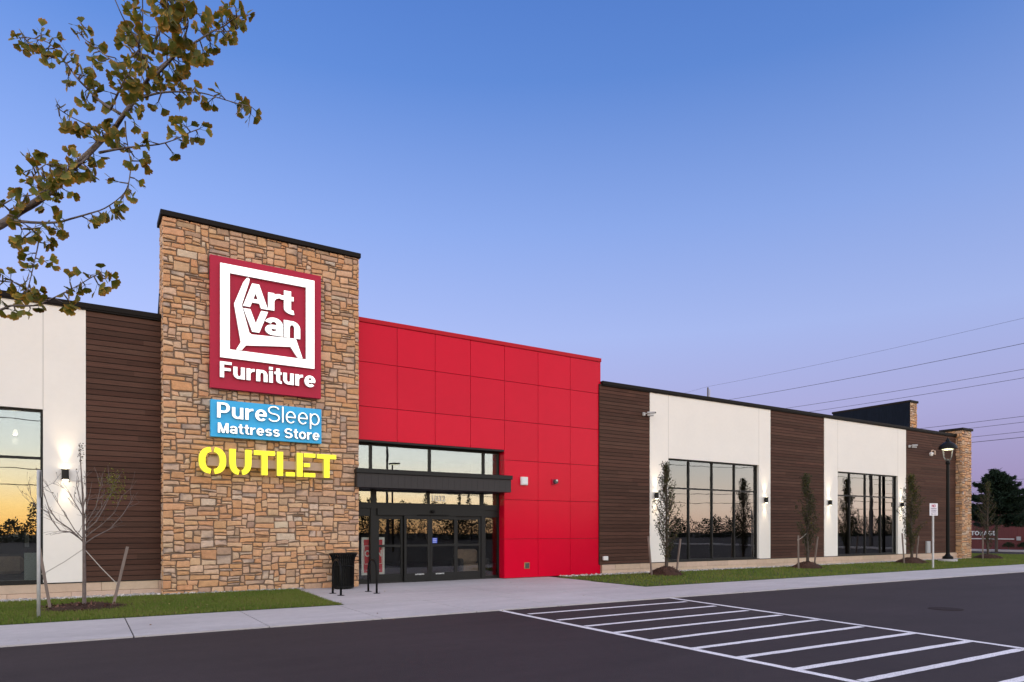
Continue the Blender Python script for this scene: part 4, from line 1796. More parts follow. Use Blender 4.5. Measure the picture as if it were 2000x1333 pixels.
def rack(x, ya, yb, label):
    r = thing('bike_rack', label, 'bike rack', (x, (ya + yb) / 2, .022), 'black bike hoops by the entrance')
    R = (yb - ya) / 2
    ym = (ya + yb) / 2
    pts = [(x, ya, .022), (x, ya, .40), (x, ya, .56)]
    for t in range(1, 12):
        a = math.pi - math.pi * t / 12
        pts.append((x, ym + R * math.cos(a), .56 + R * math.sin(a)))
    pts += [(x, yb, .56), (x, yb, .40), (x, yb, .022)]
    mb = MB()
    mb.tube(pts, .027, 10)
    mb.build('hoop', 'black_metal', r, smooth=True)
    for y in (ya, yb):
        mb = MB()
        mb.lathe(x, y, [(.085, .0225), (.085, .032), (.03, .036)], 16)
        mb.build('foot_plate', 'black_metal', r)


rack(5.30, 16.15, 16.78, 'black hoop bike rack standing in front of the litter bin')
rack(6.24, 16.23, 16.82, 'black hoop bike rack standing in front of the glass doors')

# edge-on sign post on the left lawn
x, y = -.65, 14.9
r = thing('sign_post', 'pale galvanised sign post on the lawn before the left window, seen edge-on', 'sign post', (x, y, .03))
m = MB()
m.tube([(x, y, 0), (x, y, 1.2), (x, y, 2.68)], .029, 10)
m.build('post', 'galvanised', r, smooth=True)
dirv = Vector((x, y)).normalized()
m = MB()
p0 = Vector((x, y)) - Vector((-dirv.y, dirv.x)) * .043
a0 = p0 - dirv * .16
a1 = p0 + dirv * .16
nv = Vector((-dirv.y, dirv.x)) * .004
m.slab([a0 - nv, a1 - nv, a1 + nv, a0 + nv], 2.20, 2.67)
m.build('sign_plate', 'galv_dark', r)

# no-parking sign on the right verge
x, y = 29.6, 14.5
r = thing('parking_sign', 'small white regulation sign reading NO on a grey post at the right verge', 'sign', (x, y, .03))
m = MB()
m.box(x - .027, x + .027, y - .03, y + .03, 0, 2.62)
m.build('post', 'galvanised', r)
m = MB()
w, h, zc = .34, .50, 2.45
yy = y - .04
m.box(x - w / 2, x + w / 2, yy - .006, yy, zc - h / 2, zc + h / 2)
pl = m.build('sign_plate', 'sign_white', r)
m = MB()
word(m, 'NO', x - .08, x + .08, zc + .09, zc + .205, yy - .012, yy - .0065, bold=.03)
m.build('sign_word', 'sign_text', pl)
m = MB()
word(m, 'PARKING', x - .12, x + .12, zc + .02, zc + .055, yy - .012, yy - .0065, bold=.02)
word(m, 'LOADING', x - .12, x + .12, zc - .05, zc - .015, yy - .012, yy - .0065, bold=.02)
word(m, 'STANDING', x - .12, x + .12, zc - .12, zc - .085, yy - .012, yy - .0065, bold=.02)
word(m, 'FIRE LANE', x - .12, x + .12, zc - .205, zc - .17, yy - .012, yy - .0065, bold=.02)
m.build('small_lettering', 'sign_text_dark', pl)
r.rotation_euler = (0, 0, math.radians(-30))

# lit lamp post at the right end of the wing
x, y = 36.86, 17.35
r = thing('street_lamp', 'tall black lamp post with lit domed lantern before the stone pier', 'street lamp', (x, y, .03))
m = MB(); m.lathe(x, y, [(.42, 0.0), (.42, .13), (.38, .15)], 28); m.build('footing', 'concrete', r)
m = MB()
m.lathe(x, y, [(.24, .15), (.24, .27), (.13, .33), (.10, .40), (.085, .46), (.08, 2.5), (.07, 4.9), (.095, 4.92), (.105, 4.98), (.09, 5.05), (.06, 5.10)], 20)
m.build('post', 'black_metal', r, smooth=False)
m = MB()
m.lathe(x, y, [(.05, 5.05), (.12, 5.12), (.17, 5.15), (.05, 5.17)], 20)
for k in range(4):
    a = math.pi / 4 + k * math.pi / 2 + .5
    pts = [(x + q * math.cos(a), y + q * math.sin(a), z) for q, z in ((.14, 5.14), (.23, 5.28), (.28, 5.55), (.30, 5.70))]
    m.tube(pts, .016, 6)
m.build('lantern_frame', 'galv_dark', r)
m = MB()
m.lathe(x, y, [(.40, 5.68), (.42, 5.70), (.41, 5.76), (.36, 5.86), (.26, 5.96), (.14, 6.03), (.09, 6.08), (.09, 6.14), (.03, 6.2), (.015, 6.29)], 26)
m.build('lantern_hood', 'black_metal', r, smooth=False)
m = MB()
m.lathe(x, y, [(.25, 5.674), (.26, 5.66), (.22, 5.645)], 24)
m.build('lamp_diffuser', 'glow_lamp', r)
ld = bpy.data.lights.new('lamp', 'POINT'); ld.energy = 5; ld.color = (1, .93, .68); ld.shadow_soft_size = .12
o = bpy.data.objects.new('lamp', ld); COL.objects.link(o); o.parent = r; o.location = (0, 0, 5.50)

# ================================================================ TREES
def rnd_dir(rg, up=0):
    v = Vector((rg.gauss(0, 1), rg.gauss(0, 1), rg.gauss(0, 1) + up))
    return v.normalized()


def leaf_quad(mb, p, size, rg, col, tip=None):
    d = rnd_dir(rg)
    s = d.cross(rnd_dir(rg))
    if s.length < 1e-3:
        s = Vector((1, 0, 0))
    s.normalize()
    w = size * .32
    a = p + d * size
    m_ = p + d * size * .5
    n = d.cross(s) * size * .12
    mb.add([p, m_ + s * w + n, a, m_ - s * w + n], [(0, 1, 2, 3)], [col, col, tip or col, col])


def mound(x, y, r, h, label, seed):
    rg = random.Random(seed)
    t = thing('mulch_mound', label, 'mulch', (x, y, .03), 'mulch rings around the young trees')
    mb = MB()
    n, rings = 26, 6
    vs, fs = [(x, y, .03 + h)], []
    for i in range(1, rings + 1):
        q = i / rings
        for k in range(n):
            a = 2 * math.pi * k / n
            rr = r * q * (1 + .1 * math.sin(3 * a + seed) + rg.uniform(-.05, .05))
            zz_ = .03 + h * (1 - q ** 2) + rg.uniform(-.012, .015) * (1 if i < rings else 0)
            vs.append((x + rr * math.cos(a), y + rr * math.sin(a), zz_ if i < rings else .015))
    for k in range(n):
        fs.append((0, 1 + k, 1 + (k + 1) % n))
    for i in range(rings - 1):
        for k in range(n):
            a, b = 1 + i * n + k, 1 + i * n + (k + 1) % n
            fs.append((a, a + n, b + n, b))
    mb.add(vs, fs)
    mb.build('bed', 'mulch', t)
    mb = MB()
    for _ in range(int(500 * r)):
        q = math.sqrt(rg.random())
        a = rg.uniform(0, 6.28)
        p = Vector((x + r * q * math.cos(a), y + r * q * math.sin(a), .035 + h * (1 - q ** 2)))
        s = rg.uniform(.02, .06)
        d = Vector((rg.gauss(0, 1), rg.gauss(0, 1), rg.gauss(.15, .3))).normalized()
        e = d.cross(Vector((0, 0, 1))).normalized() * s * .3
        u = Vector((0, 0, .012))
        tt = rg.uniform(.5, 1.8)
        mb.add([p - e, p + e, p + d * s + e + u, p + d * s - e + u], [(0, 1, 2, 3)], (tt, tt * rg.uniform(.85, 1), tt * .9))
    o = mb.build('wood_chips', 'chips', t)
    o['kind'] = 'stuff'
    return t


def stake(p0, p1, tie, label, rad=.025):
    t = thing('tree_stake', label, 'stake', p0, 'wooden tree stakes')
    mb = MB()
    p0, p1 = Vector(p0), Vector(p1)
    ax = (p1 - p0).normalized()
    u = ax.cross(Vector((0, 1, 0))).normalized() * rad
    w = ax.cross(u).normalized() * rad
    vs = []
    for q in (p0 - ax * .05, p1):
        vs += [q + u + w, q - u + w, q - u - w, q + u - w]
    mb.add(vs, [(3, 2, 1, 0), (4, 5, 6, 7)] + [(i, (i + 1) % 4, 4 + (i + 1) % 4, 4 + i) for i in range(4)])
    mb.build('wood_post', 'stake_wood', t)
    if tie:
        mb = MB()
        a = p0.lerp(p1, tie[1])
        b = Vector(tie[0])
        mid_ = a.lerp(b, .5) - Vector((0, 0, .02))
        mb.tube([a, mid_, b], .009, 5)
        mb.tube([a - u * 1.3 - ax * .02, a + u * 1.3 + ax * .01], .022, 6)
        mb.build('tie_strap', 'rope', t)
    return t


def columnar_tree(x, y, H, R, seed, label, nleaf=2400, gap=0.0, yellow=0.15):
    rg = random.Random(seed)
    t = thing('columnar_tree', label, 'tree', (x, y, .03), 'young columnar trees along the store')
    mb = MB()
    zt0 = .25
    trunk = [(x + .02 * math.sin(k * 1.3 + seed), y + .02 * math.cos(k + seed), .1 + (H - .1) * k / 10) for k in range(11)]
    mb.tube(trunk, [.06 * (1 - k / 11.5) + .006 for k in range(11)], 8)
    mb.build('trunk', 'bark_dark', t, smooth=True)
    bb = MB()
    lf = MB()
    tips = []
    for k in range(64):
        z = zt0 + .15 + (H - zt0 - .5) * (k / 64) ** .9
        a = rg.uniform(0, 6.28)
        q = (z - zt0) / (H - zt0)
        prof = (q / .28) ** .45 if q < .28 else max(.04, 1 - (q - .28) / .74) ** .85
        L = R * prof * rg.uniform(.55, 1.45)
        rise = rg.uniform(.5, 1.0) * (1.1 - .5 * q)
        p0 = Vector((x, y, z))
        p1 = p0 + Vector((math.cos(a) * L * .6, math.sin(a) * L * .6, rise * .45))
        p2 = p0 + Vector((math.cos(a) * L, math.sin(a) * L, rise * .95))
        if p2.z > H * .98:
            p2.z = H * .98
        bb.tube([p0, p1, p2], [.016, .011, .004], 5)
        tips.append((p0, p1, p2))
    bb.build('branches', 'bark_dark', t)
    for _ in range(int(nleaf * 1.5)):
        p0, p1, p2 = rg.choice(tips)
        s = rg.random() ** .7
        p = p0.lerp(p1, s * 2) if s < .5 else p1.lerp(p2, s * 2 - 1)
        p = p + Vector((rg.gauss(0, .045), rg.gauss(0, .045), rg.gauss(0, .06)))
        if rg.random() < gap:
            continue
        v = rg.uniform(.6, 1.35)
        col = (.036 * v, .043 * v, .013 * v)
        if rg.random() < yellow:
            col = (.11 * v, .10 * v, .016 * v)
        elif rg.random() < .2:
            col = (.075 * v, .05 * v, .025 * v)
        leaf_quad(lf, p, rg.uniform(.04, .078), rg, col)
    for _ in range(nleaf // 14):
        z = H * rg.uniform(.8, 1.0)
        p = Vector((x + rg.gauss(0, .05), y + rg.gauss(0, .05), z))
        v = rg.uniform(.8, 1.6)
        leaf_quad(lf, p, rg.uniform(.04, .08), rg, (.06 * v, .075 * v, .02 * v))
    lf.build('foliage', 'leaf', t)
    return t


YTR = 17.35
tr = [(1302, 903, .50, 31, 'columnar tree with open lower twigs in front of the nearer big window', 2100, 1900, .08),
      (1577, 925, .46, 32, 'slim dark columnar tree in front of the brown cladding between both big windows', 2100, 2300, .06),
      (1780, 926, .52, 33, 'full columnar tree with yellow green top beside the parking sign', 3000, 3000, .35)]
spots = []
for (px_, ty, R, sd, lb, nl, nl2, yel) in tr:
    x = PX(px_, YTR)
    H = PZ(px_ - 3, ty, YTR)
    columnar_tree(x, YTR, H, R, sd, lb, nl2, yellow=yel)
    spots.append(x)
xq, yq = 44.6, 17.9
xq = PX(1929, yq)
columnar_tree(xq, yq, PZ(1929, 940, yq), .55, 34, 'rightmost columnar tree with ragged dark crown in front of the spruce', 1700, yellow=.12)
mound(spots[0], YTR, .62, .30, 'brown mulch mound under the tree before the nearer big window', 1)
mound(spots[1], YTR, .62, .27, 'brown mulch mound under the slim tree on the brown cladding', 2)
mound(spots[2], YTR, .72, .27, 'brown mulch mound under the yellow topped tree beside the parking sign', 3)
mound(xq, yq, .75, .25, 'brown mulch mound under the rightmost tree near the spruce', 4)


def st2(px_b, px_t, py_t, y, label, tie=None):
    xb_ = PX(px_b, y)
    xt_, zt_ = P(px_t, py_t, y)
    stake((xb_, y, .03), (xt_, y, zt_), tie, label)


st2(1273, 1266, 1048, YTR + .05, 'left stake of the tree before the nearer big window')
st2(1321, 1329, 1053, YTR + .05, 'right stake of the tree before the nearer big window')
st2(1559.5, 1559, 1046, YTR - .05, 'left stake of the slim tree on the brown cladding', ((spots[1], YTR, 1.5), .86))
st2(1590, 1597, 1049, YTR + .05, 'right stake of the slim tree on the brown cladding')
st2(1766, 1762, 1042, YTR - .1, 'left stake of the tree beside the parking sign')
st2(1789, 1794, 1047, YTR + .1, 'right stake of the tree beside the parking sign')
st2(1919.5, 1919.5, 1046, yq - .2, 'pale stake of the rightmost tree before the maroon building')

# bare young tree on the left lawn
TX, TY = PX(164.5, 16.2), 16.2


def tp(px, py, dy=0.0):
    x_, z_ = P(px, py, TY + dy)
    return Vector((x_, TY + dy, z_))


r = thing('young_tree', 'bare young tree with a few last leaves on the left lawn', 'tree', (TX, TY, .03))
m = MB()
m.tube([(TX, TY, 0), (TX, TY, .15), tp(164.5, 1120), tp(164, 1062), tp(162.5, 1010), tp(161, 960), tp(157.5, 905), tp(155.5, 868)],
       [.050, .038, .034, .030, .021, .015, .010, .004], 9)
m.build('trunk', 'bark_grey', r, smooth=True)
rg = random.Random(77)
bm_ = MB()
lf = MB()
limbs = [[(164, 1060), (140, 1036), (112, 1016), (97, 992), (86, 955), (84, 932)], [(164, 1055), (146, 1030), (125, 1008), (107, 975), (88, 940)],
         [(164, 1063), (185, 1050), (213, 1034), (240, 1008), (254, 985), (261, 966)], [(164, 1040), (182, 1020), (204, 995), (222, 960), (229, 925)],
         [(164, 1048), (176, 1022), (190, 1004), (208, 975), (236, 930)], [(164, 1020), (172, 995), (178, 965), (180, 940)],
         [(163, 1010), (150, 985), (134, 962), (120, 950)], [(163, 1000), (152, 975), (147, 950), (150, 930)],
         [(164, 1058), (142, 1044), (116, 1040), (104, 1020), (92, 1000), (75, 985), (52, 948)], [(164, 1030), (190, 990), (196, 960), (200, 925)],
         [(163, 990), (170, 965), (166, 940)], [(164, 1052), (200, 1020), (226, 1000), (230, 985)]]


def twigs(path, r0, depth):
    for k in range(len(path) - 1):
        for _ in range(2 if depth else 1):
            if rg.random() < .8:
                a = path[k].lerp(path[k + 1], rg.random())
                d = (path[k + 1] - path[k]).normalized()
                v = (d + Vector((rg.gauss(0, .6), rg.gauss(0, .6), rg.gauss(.25, .45)))).normalized()
                L = rg.uniform(.14, .55) * (1 if depth else .55)
                b = a + v * L * .5
                c = b + (v + rnd_dir(rg) * .4).normalized() * L * .5
                bm_.tube([a, b, c], [r0 * .5, r0 * .4, .0022], 4)
                if depth:
                    twigs([a, b, c], r0 * .5, depth - 1)
                ends.append(c)


ends = []
for li, pl_ in enumerate(limbs):
    dy = rg.uniform(-.55, .55)
    n = len(pl_)
    pts = [tp(p[0], p[1], dy * i / (n - 1)) for i, p in enumerate(pl_)]
    for i in range(1, n - 1):
        pts[i] = pts[i] + Vector((rg.gauss(0, .025), rg.gauss(0, .04), rg.gauss(0, .025)))
    bm_.tube(pts, [(.0125 if li in (0, 2, 3, 8) else .0085) * (1 - i / (n - 1)) ** .8 + .002 for i in range(n)], 6)
    twigs(pts, .009, 1)
bm_.build('branches', 'bark_grey', r)
for e_ in ends:
    if rg.random() < .22:
        v = rg.uniform(.7, 1.3)
        leaf_quad(lf, e_, rg.uniform(.03, .05), rg, (.09 * v, .06 * v, .03 * v))
for _ in range(260):
    p = tp(rg.gauss(222, 13), rg.gauss(952, 15), rg.uniform(-.1, .25))
    v = rg.uniform(.7, 1.4)
    leaf_quad(lf, p, rg.uniform(.03, .055), rg, (.15 * v, .15 * v, .022 * v))
for _ in range(40):
    p = tp(rg.gauss(157, 4), rg.uniform(866, 905), rg.uniform(-.06, .06))
    leaf_quad(lf, p, rg.uniform(.035, .055), rg, (.07, .055, .035))
lf.build('foliage', 'leaf', r)
mound(TX, TY, .85, .09, 'low brown mulch ring under the bare young tree on the left', 9)
fork = tp(164, 1072)
stake(tuple(tp(98.5, 1182)[:2]) + (.03,), tuple(tp(75, 1062)), (fork, .55), 'left leaning stake tied to the bare young tree', .026)
xs_, ys_ = PX(220.5, TY), TY
stake((xs_, ys_, .03), tuple(tp(249, 1068)), (fork, .36), 'right leaning stake tied to the bare young tree', .026)

# ---- ginkgo reaching in from the upper left, close to the camera
r = thing('ginkgo_tree', 'ginkgo tree with fan leaves turning orange, reaching in at upper left', 'tree', D(-330, 1036, 3.3) * 1.0 - Vector((0, 0, EYE)))
DM = 3.3
K4, K5 = 3.702, 4.04


def a4(*pts):
    return [(x / K4, y / K4) for x, y in pts]


def a5(*pts):
    return [(x / K5, 330 + y / K5) for x, y in pts]


main = [(-330, 640), (-180, 520), (-80, 474), (0, 440), (37, 414), (67, 397), (99, 373), (124, 350), (141, 330)] + \
    a4((640, 1110), (740, 1010), (820, 940), (880, 850), (960, 740), (1020, 660), (1085, 550), (1160, 490), (1230, 430), (1340, 350), (1440, 290), (1540, 225), (1620, 190), (1700, 130), (1770, 115))
branches = [  # path, radius, depth at start, depth at end, density
    (main, .030, 3.3, 3.3, 1.0),
    (a4((1020, 710), (1120, 680), (1250, 665), (1450, 672), (1600, 715), (1700, 745), (1820, 775)), .0085, 3.3, 3.1, .75),
    (a4((720, 1105), (850, 1080), (1000, 1060), (1150, 1045), (1280, 1005), (1370, 960), (1440, 935)), .0085, 3.3, 3.05, .7),
    (a4((905, 880), (912, 980), (930, 1090), (945, 1200), (930, 1330)), .005, 3.3, 3.2, .35),
    ([(30, 431), (62, 435), (109, 435)] + a5((560, 395), (700, 355), (830, 310), (960, 215), (1010, 130), (1030, 20)), .010, 3.3, 3.05, .65),
    (a4((870, 825), (720, 730), (640, 650), (560, 570), (500, 490), (430, 400), (350, 310), (240, 280), (160, 265)), .010, 3.3, 3.6, 1.25),
    (a4((985, 700), (940, 580), (880, 490), (800, 430), (720, 370), (640, 310), (560, 230)), .009, 3.3, 3.5, 1.0),
    (a4((1090, 530), (1040, 420), (1000, 340), (1030, 200), (1030, -40)), .011, 3.3, 2.9, 1.1),
    (a4((1000, 330), (940, 220), (880, 110), (820, -30)), .010, 3.2, 3.0, .25),
    (a4((800, 790), (860, 660), (900, 580), (990, 430), (1010, 330)), .008, 3.2, 2.75, .9),
    (a4((700, 955), (620, 900), (520, 850), (440, 800), (410, 770)), .006, 3.3, 3.1, .6),
    (a4((1130, 540), (1250, 420), (1330, 270), (1360, 150), (1300, 30), (1240, -40)), .009, 3.1, 2.6, 2.0),
    (a4((1100, 380), (1150, 220), (1190, 60), (1200, -60)), .008, 3.0, 2.5, 1.6),
    (a5((310, 470), (300, 600), (270, 740), (240, 870), (210, 980)), .006, 3.3, 3.2, .9),
    ([(-120, 640)] + a5((0, 1115), (90, 1080), (270, 1080), (400, 1030), (500, 980), (600, 930), (700, 870), (800, 815)), .009, 3.2, 3.1, .9),
    ([(-110, 530)] + a5((0, 885), (130, 900), (215, 960)), .007, 3.2, 3.3, 1.1),
    (a5((95, 350), (20, 280), (-60, 210)), .008, 3.3, 3.2, .9),
    (a4((640, 1130), (560, 1190), (450, 1200), (330, 1190), (230, 1290)), .006, 3.2, 2.7, 1.3),
    (a4((480, 1250), (420, 1330), (330, 1380), (200, 1420)), .006, 3.2, 3.0, 1.2),
    (a5((120, 410), (200, 440), (240, 500)), .005, 3.2, 3.1, 1.2),
    (a4((1180, 520), (1230, 560), (1280, 600)), .004, 3.3, 3.2, 1.0),
    (a4((1540, 225), (1650, 230), (1700, 210)), .004, 3.3, 3.25, 1.1),
]
rg = random.Random(2024)
bmesh_ = MB()
leafm = MB()


def ginkgo_leaf(p, stem, size, nrm):
    """fan leaf: petiole from p along stem, blade opens along it"""
    stem = stem.normalized()
    side = stem.cross(nrm)
    if side.length < 1e-3:
        side = Vector((1, 0, 0))
    side.normalize()
    nrm = side.cross(stem).normalized()
    pl_ = size * rg.uniform(.5, .9)
    q = p + stem * pl_
    leafm.tube([p, q], .0011, 3, (.09, .075, .02), cap=False)
    n = 12
    half = math.radians(rg.uniform(44, 66))
    curl = rg.uniform(-.35, .35)
    fold = rg.uniform(-.12, .35)
    v = rg.uniform(.75, 1.25)
    g = (.094 * v, .118 * v, .012 * v)
    t = rg.random()
    e = tuple(v * ((.50, .28, .030)[i] * (1 - t) + (.54, .19, .028)[i] * t) for i in range(3))
    if rg.random() < .25:
        e = tuple(g[i] * .6 + e[i] * .4 for i in range(3))
    vs, cols = [q], [g]
    for ring, rr in ((1, .55), (2, .85), (3, 1.0)):
        for k in range(n + 1):
            u = -1 + 2 * k / n
            a = u * half
            L = size * rr * (1 - .12 * abs(u) ** 3)
            if ring == 3:
                L *= 1 + .05 * math.sin(k * 2.1 + v * 9) + rg.uniform(-.03, .03)
                if k == n // 2:
                    L *= rg.uniform(.72, .95)
            pt = q + stem * (L * math.cos(a)) + side * (L * math.sin(a)) + nrm * (curl * L * rr * .45 + fold * abs(u) * L * .5)
            vs.append(pt)
            f = (0.12, .45, 1.0)[ring - 1] * (.8 + .2 * abs(u))
            cols.append(tuple(g[i] * (1 - f) + e[i] * f for i in range(3)))
    fs = [(0, 1 + k, 2 + k) for k in range(n)]
    for ring in range(2):
        o = 1 + ring * (n + 1)
        fs += [(o + k, o + n + 1 + k, o + n + 2 + k, o + 1 + k) for k in range(n)]
    leafm.add(vs, fs, cols)


def smooth_path(pts, k=3):
    out = []
    n = len(pts)
    for i in range(n - 1):
        p0, p1, p2, p3 = pts[max(i - 1, 0)], pts[i], pts[i + 1], pts[min(i + 2, n - 1)]
        for j in range(k):
            t = j / k
            out.append(.5 * ((2 * p1) + (p2 - p0) * t + (2 * p0 - 5 * p1 + 4 * p2 - p3) * t * t + (3 * p1 - p0 - 3 * p2 + p3) * t ** 3))
    out.append(pts[-1])
    return out


for bi, (path, r0, d0, d1, dens) in enumerate(branches):
    n = len(path)
    pts = [D(p[0], p[1], d0 + (d1 - d0) * i / (n - 1) + (.05 * math.sin(i * 1.9 + bi) if 0 < i < n - 1 else 0)) for i, p in enumerate(path)]
    sp = smooth_path(pts)
    N_ = len(sp)
    bmesh_.tube(sp, [max(.0022, r0 * .78 * (1 - .93 * (i / (N_ - 1)) ** .8)) for i in range(N_)], 7)
    # leaf clusters on short spurs
    L = sum((sp[i + 1] - sp[i]).length for i in range(N_ - 1))
    ncl = int(L * dens * 17) + 1
    start = .14 if bi else .24
    for c in range(ncl):
        t = start + (1 - start) * (c + rg.random()) / ncl
        f = t * (N_ - 1)
        i = min(int(f), N_ - 2)
        p = sp[i].lerp(sp[i + 1], f - i)
        ax_ = (sp[i + 1] - sp[i]).normalized()
        out = rnd_dir(rg, .0)
        out = (out - ax_ * out.dot(ax_)).normalized()
        spur = p + out * rg.uniform(.01, .045)
        bmesh_.tube([p, spur], [.0035, .003], 4)
        for _ in range(rg.randint(3, 6)):
            st = (out * .8 + rnd_dir(rg) * .9 + Vector((0, 0, -.35))).normalized()
            ginkgo_leaf(spur, st, rg.uniform(.023, .041), (D(1000, 700, -1) - D(1000, 700, 0)).normalized() + rnd_dir(rg) * 1.1)
    for _ in range(3):
        ginkgo_leaf(sp[-1], ((sp[-1] - sp[-3]).normalized() + rnd_dir(rg) * .7), rg.uniform(.026, .04), rnd_dir(rg))
bmesh_.build('branches', 'bark_grey', r, smooth=True)
leafm.build('foliage', 'leaf', r)
m = MB()
t0 = D(-330, 640, 3.3)
base = Vector(ROOT[r.name])
m.tube([base + Vector((0, 0, -.02)), base + Vector((.02, 0, .5)), base + Vector((.0, .02, 1.5)), t0, t0 + Vector((-.1, .1, 1.2)), t0 + Vector((-.05, .1, 2.6))], [.10, .075, .065, .055, .04, .02], 10)
m.build('trunk', 'bark', r, smooth=True)

# ================================================================ ACROSS THE STREET
# spruce
cx_, cy_ = D(1946, 1036, 50)[:2]
r = thing('spruce_tree', 'big dark spruce standing before the maroon building at far right', 'tree', (cx_, cy_, 0))
m = MB(); m.tube([(cx_, cy_, 0), (cx_, cy_, 3), (cx_, cy_, 6.0)], [.11, .09, .015], 8); m.build('trunk', 'bark_dark', r)
rg = random.Random(5)
nd = MB()
bb = MB()
for k in range(170):
    q = rg.random() ** .9
    z = 2.0 + q * 3.95
    L = (2.9 * (1 - q) ** .72 + .10) * rg.uniform(.6, 1.1)
    a = rg.uniform(0, 6.28)
    p0 = Vector((cx_, cy_, z))
    lift = rg.uniform(-.05, .30)
    pts = [p0 + Vector((math.cos(a) * L * t, math.sin(a) * L * t, L * (lift * t + .18 * t * t - .18 * t))) for t in (0, .35, .7, 1)]
    bb.tube(pts, [.03, .02, .012, .004], 4)
    nn = int(60 + L * 120)
    for _ in range(nn):
        t = rg.uniform(.12, 1) ** .8
        i = min(int(t * 3), 2)
        p = pts[i].lerp(pts[i + 1], t * 3 - i) + Vector((rg.gauss(0, .12 * (1.1 - t) + .03), rg.gauss(0, .12 * (1.1 - t) + .03), rg.gauss(-.03, .06)))
        v = rg.uniform(.5, 1.4)
        d = (Vector((math.cos(a), math.sin(a), .25)) + rnd_dir(rg) * .8).normalized()
        s = d.cross(rnd_dir(rg)).normalized()
        l_ = rg.uniform(.12, .28)
        w_ = rg.uniform(.03, .065)
        nd.add([p - s * w_, p + s * w_, p + d * l_], [(0, 1, 2)], (.016 * v, .030 * v, .018 * v))
bb.build('branches', 'bark_dark', r)
nd.build('foliage', 'needle', r)

# maroon storage building beyond the street
BX = 62.5
r = thing('storage_building', 'low maroon metal building across the street at far right', 'building', (BX, 30, 0))
m = MB()
m.box(BX, BX + 14, 9, 62, 0, 3.15)
for k in range(176):
    y = 9 + k * .3
    m.box(BX - .02, BX - .001, y, y + .1, .25, 3.14)
m.build('wall', 'maroon_siding', r)
m = MB()
vs = [(BX - .25, 8.7, 3.151), (BX - .25, 62.3, 3.151), (BX + 7, 62.3, 4.0), (BX + 7, 8.7, 4.0), (BX + 14.2, 62.3, 3.151), (BX + 14.2, 8.7, 3.151)]
m.add(vs, [(0, 1, 2, 3), (3, 2, 4, 5), (0, 3, 5), (1, 4, 2), (0, 5, 4, 1)])
m.build('roof', 'maroon_roof', r)


def bxy(px):
    """y where the pixel column meets the plane x = BX - .05"""
    kk = (px - CX) / F
    X = BX - .05
    return X * (S_ - C_ * kk) / (C_ + S_ * kk)


def bz(px, py):
    y = bxy(px)
    d = C_ * (BX - .05) + S_ * y
    return EYE + (HY - py) * d / F


m = MB()
V, Fs = glyphs('STORAGE', .03, 1.15)
a, b = V.min(0), V.max(0)
ys0, ys1 = bxy(1891), bxy(1945)
z0, z1 = bz(1905, 1046), bz(1905, 1037.5)
pts = np.stack([np.where(V[:, 2] > 0, BX - .10, BX - .03), ys0 + (V[:, 0] - a[0]) / (b[0] - a[0]) * (ys1 - ys0), z0 + (V[:, 1] - a[1]) / (b[1] - a[1]) * (z1 - z0)], 1)
m.add(pts.tolist(), Fs)
m.build('lettering', 'sticker_white', r)
m = MB()
m.box(BX - .06, BX - .021, bxy(1981), bxy(1890), bz(1960, 1054), bz(1960, 1052.3))
m.build('stripe', 'white_plastic', r)
m = MB()
m.box(BX - .12, BX - .021, bxy(1994), bxy(1986), bz(1990, 1056), bz(1990, 1048.5))
m.build('meter_box', 'grey_plastic', r)
m = MB(); m.slab([(57.6, -30), (59.6, -30), (59.6, 90), (57.6, 90)], -.02, .12)
kind(m.build('pavement', 'concrete'), 'structure')
rg = random.Random(8)
for k, (px_, dd, lb) in enumerate(((1970, 53.5, 'small round shrub at the foot of the maroon building'), (1999, 53, 'clipped dark shrub at the far right picture edge by the maroon building'))):
    p = D(px_, 1036, dd)
    r = thing('shrub', lb, 'shrub', (p.x, p.y, 0))
    sb = MB()
    for _ in range(700):
        d = rnd_dir(rg)
        q = Vector((p.x, p.y, .30)) + Vector((d.x * .42, d.y * .42, abs(d.z) * .38)) * rg.uniform(.6, 1)
        v = rg.uniform(.5, 1.3)
        leaf_quad(sb, q, rg.uniform(.05, .1), rg, (.03 * v, .045 * v, .018 * v))
    sb.build('foliage', 'leaf', r)
    sb = MB(); sb.tube([(p.x, p.y, 0), (p.x, p.y, .35)], .03, 6); sb.build('stem', 'bark_dark', r)


# ================================================================ UTILITY LINES
def utility_pole(x, y, h, label, along='y', arm=True):
    r = thing('utility_pole', label, 'utility pole', (x, y, 0), 'wooden utility poles')
    mb = MB(); mb.tube([(x, y, 0), (x, y, h * .5), (x, y, h)], [.17, .13, .085], 10); mb.build('pole', 'pole_wood', r)
    if not arm:
        mb = MB(); mb.tube([(x + .3, y, h - 1.6), (x + .3, y, h - .2)], .05, 6); mb.tube([(x, y, h - 1.5), (x + .3, y, h - 1.5)], .03, 6); mb.build('insulator_post', 'grey_plastic', r)
        return
    mb = MB()
    for z in (h - .9,):
        if along == 'y':
            mb.box(x - 1.1, x + 1.1, y - .15, y - .05, z, z + .12)
        else:
            mb.box(x - .15, x - .05, y - 1.1, y + 1.1, z, z + .12)
    mb.build('crossarm', 'pole_wood', r)
    for q in (-1, 0, 1):
        mb = MB()
        if along == 'y':
            mb.lathe(x + q, y - .1, [(.03, h - .78), (.05, h - .70), (.03, h - .62)], 8)
        else:
            mb.lathe(x - .1, y + q, [(.03, h - .78), (.05, h - .70), (.03, h - .62)], 8)
        mb.build('insulator', 'grey_plastic', r)


PXX = 60.5
utility_pole(PXX, 54, 17.9, 'far utility pole whose tip shows above the roof of the brown and white wing', 'y', False)
utility_pole(PXX, 3, 18.4, 'utility pole beyond the right picture edge carrying the overhead lines', 'y')


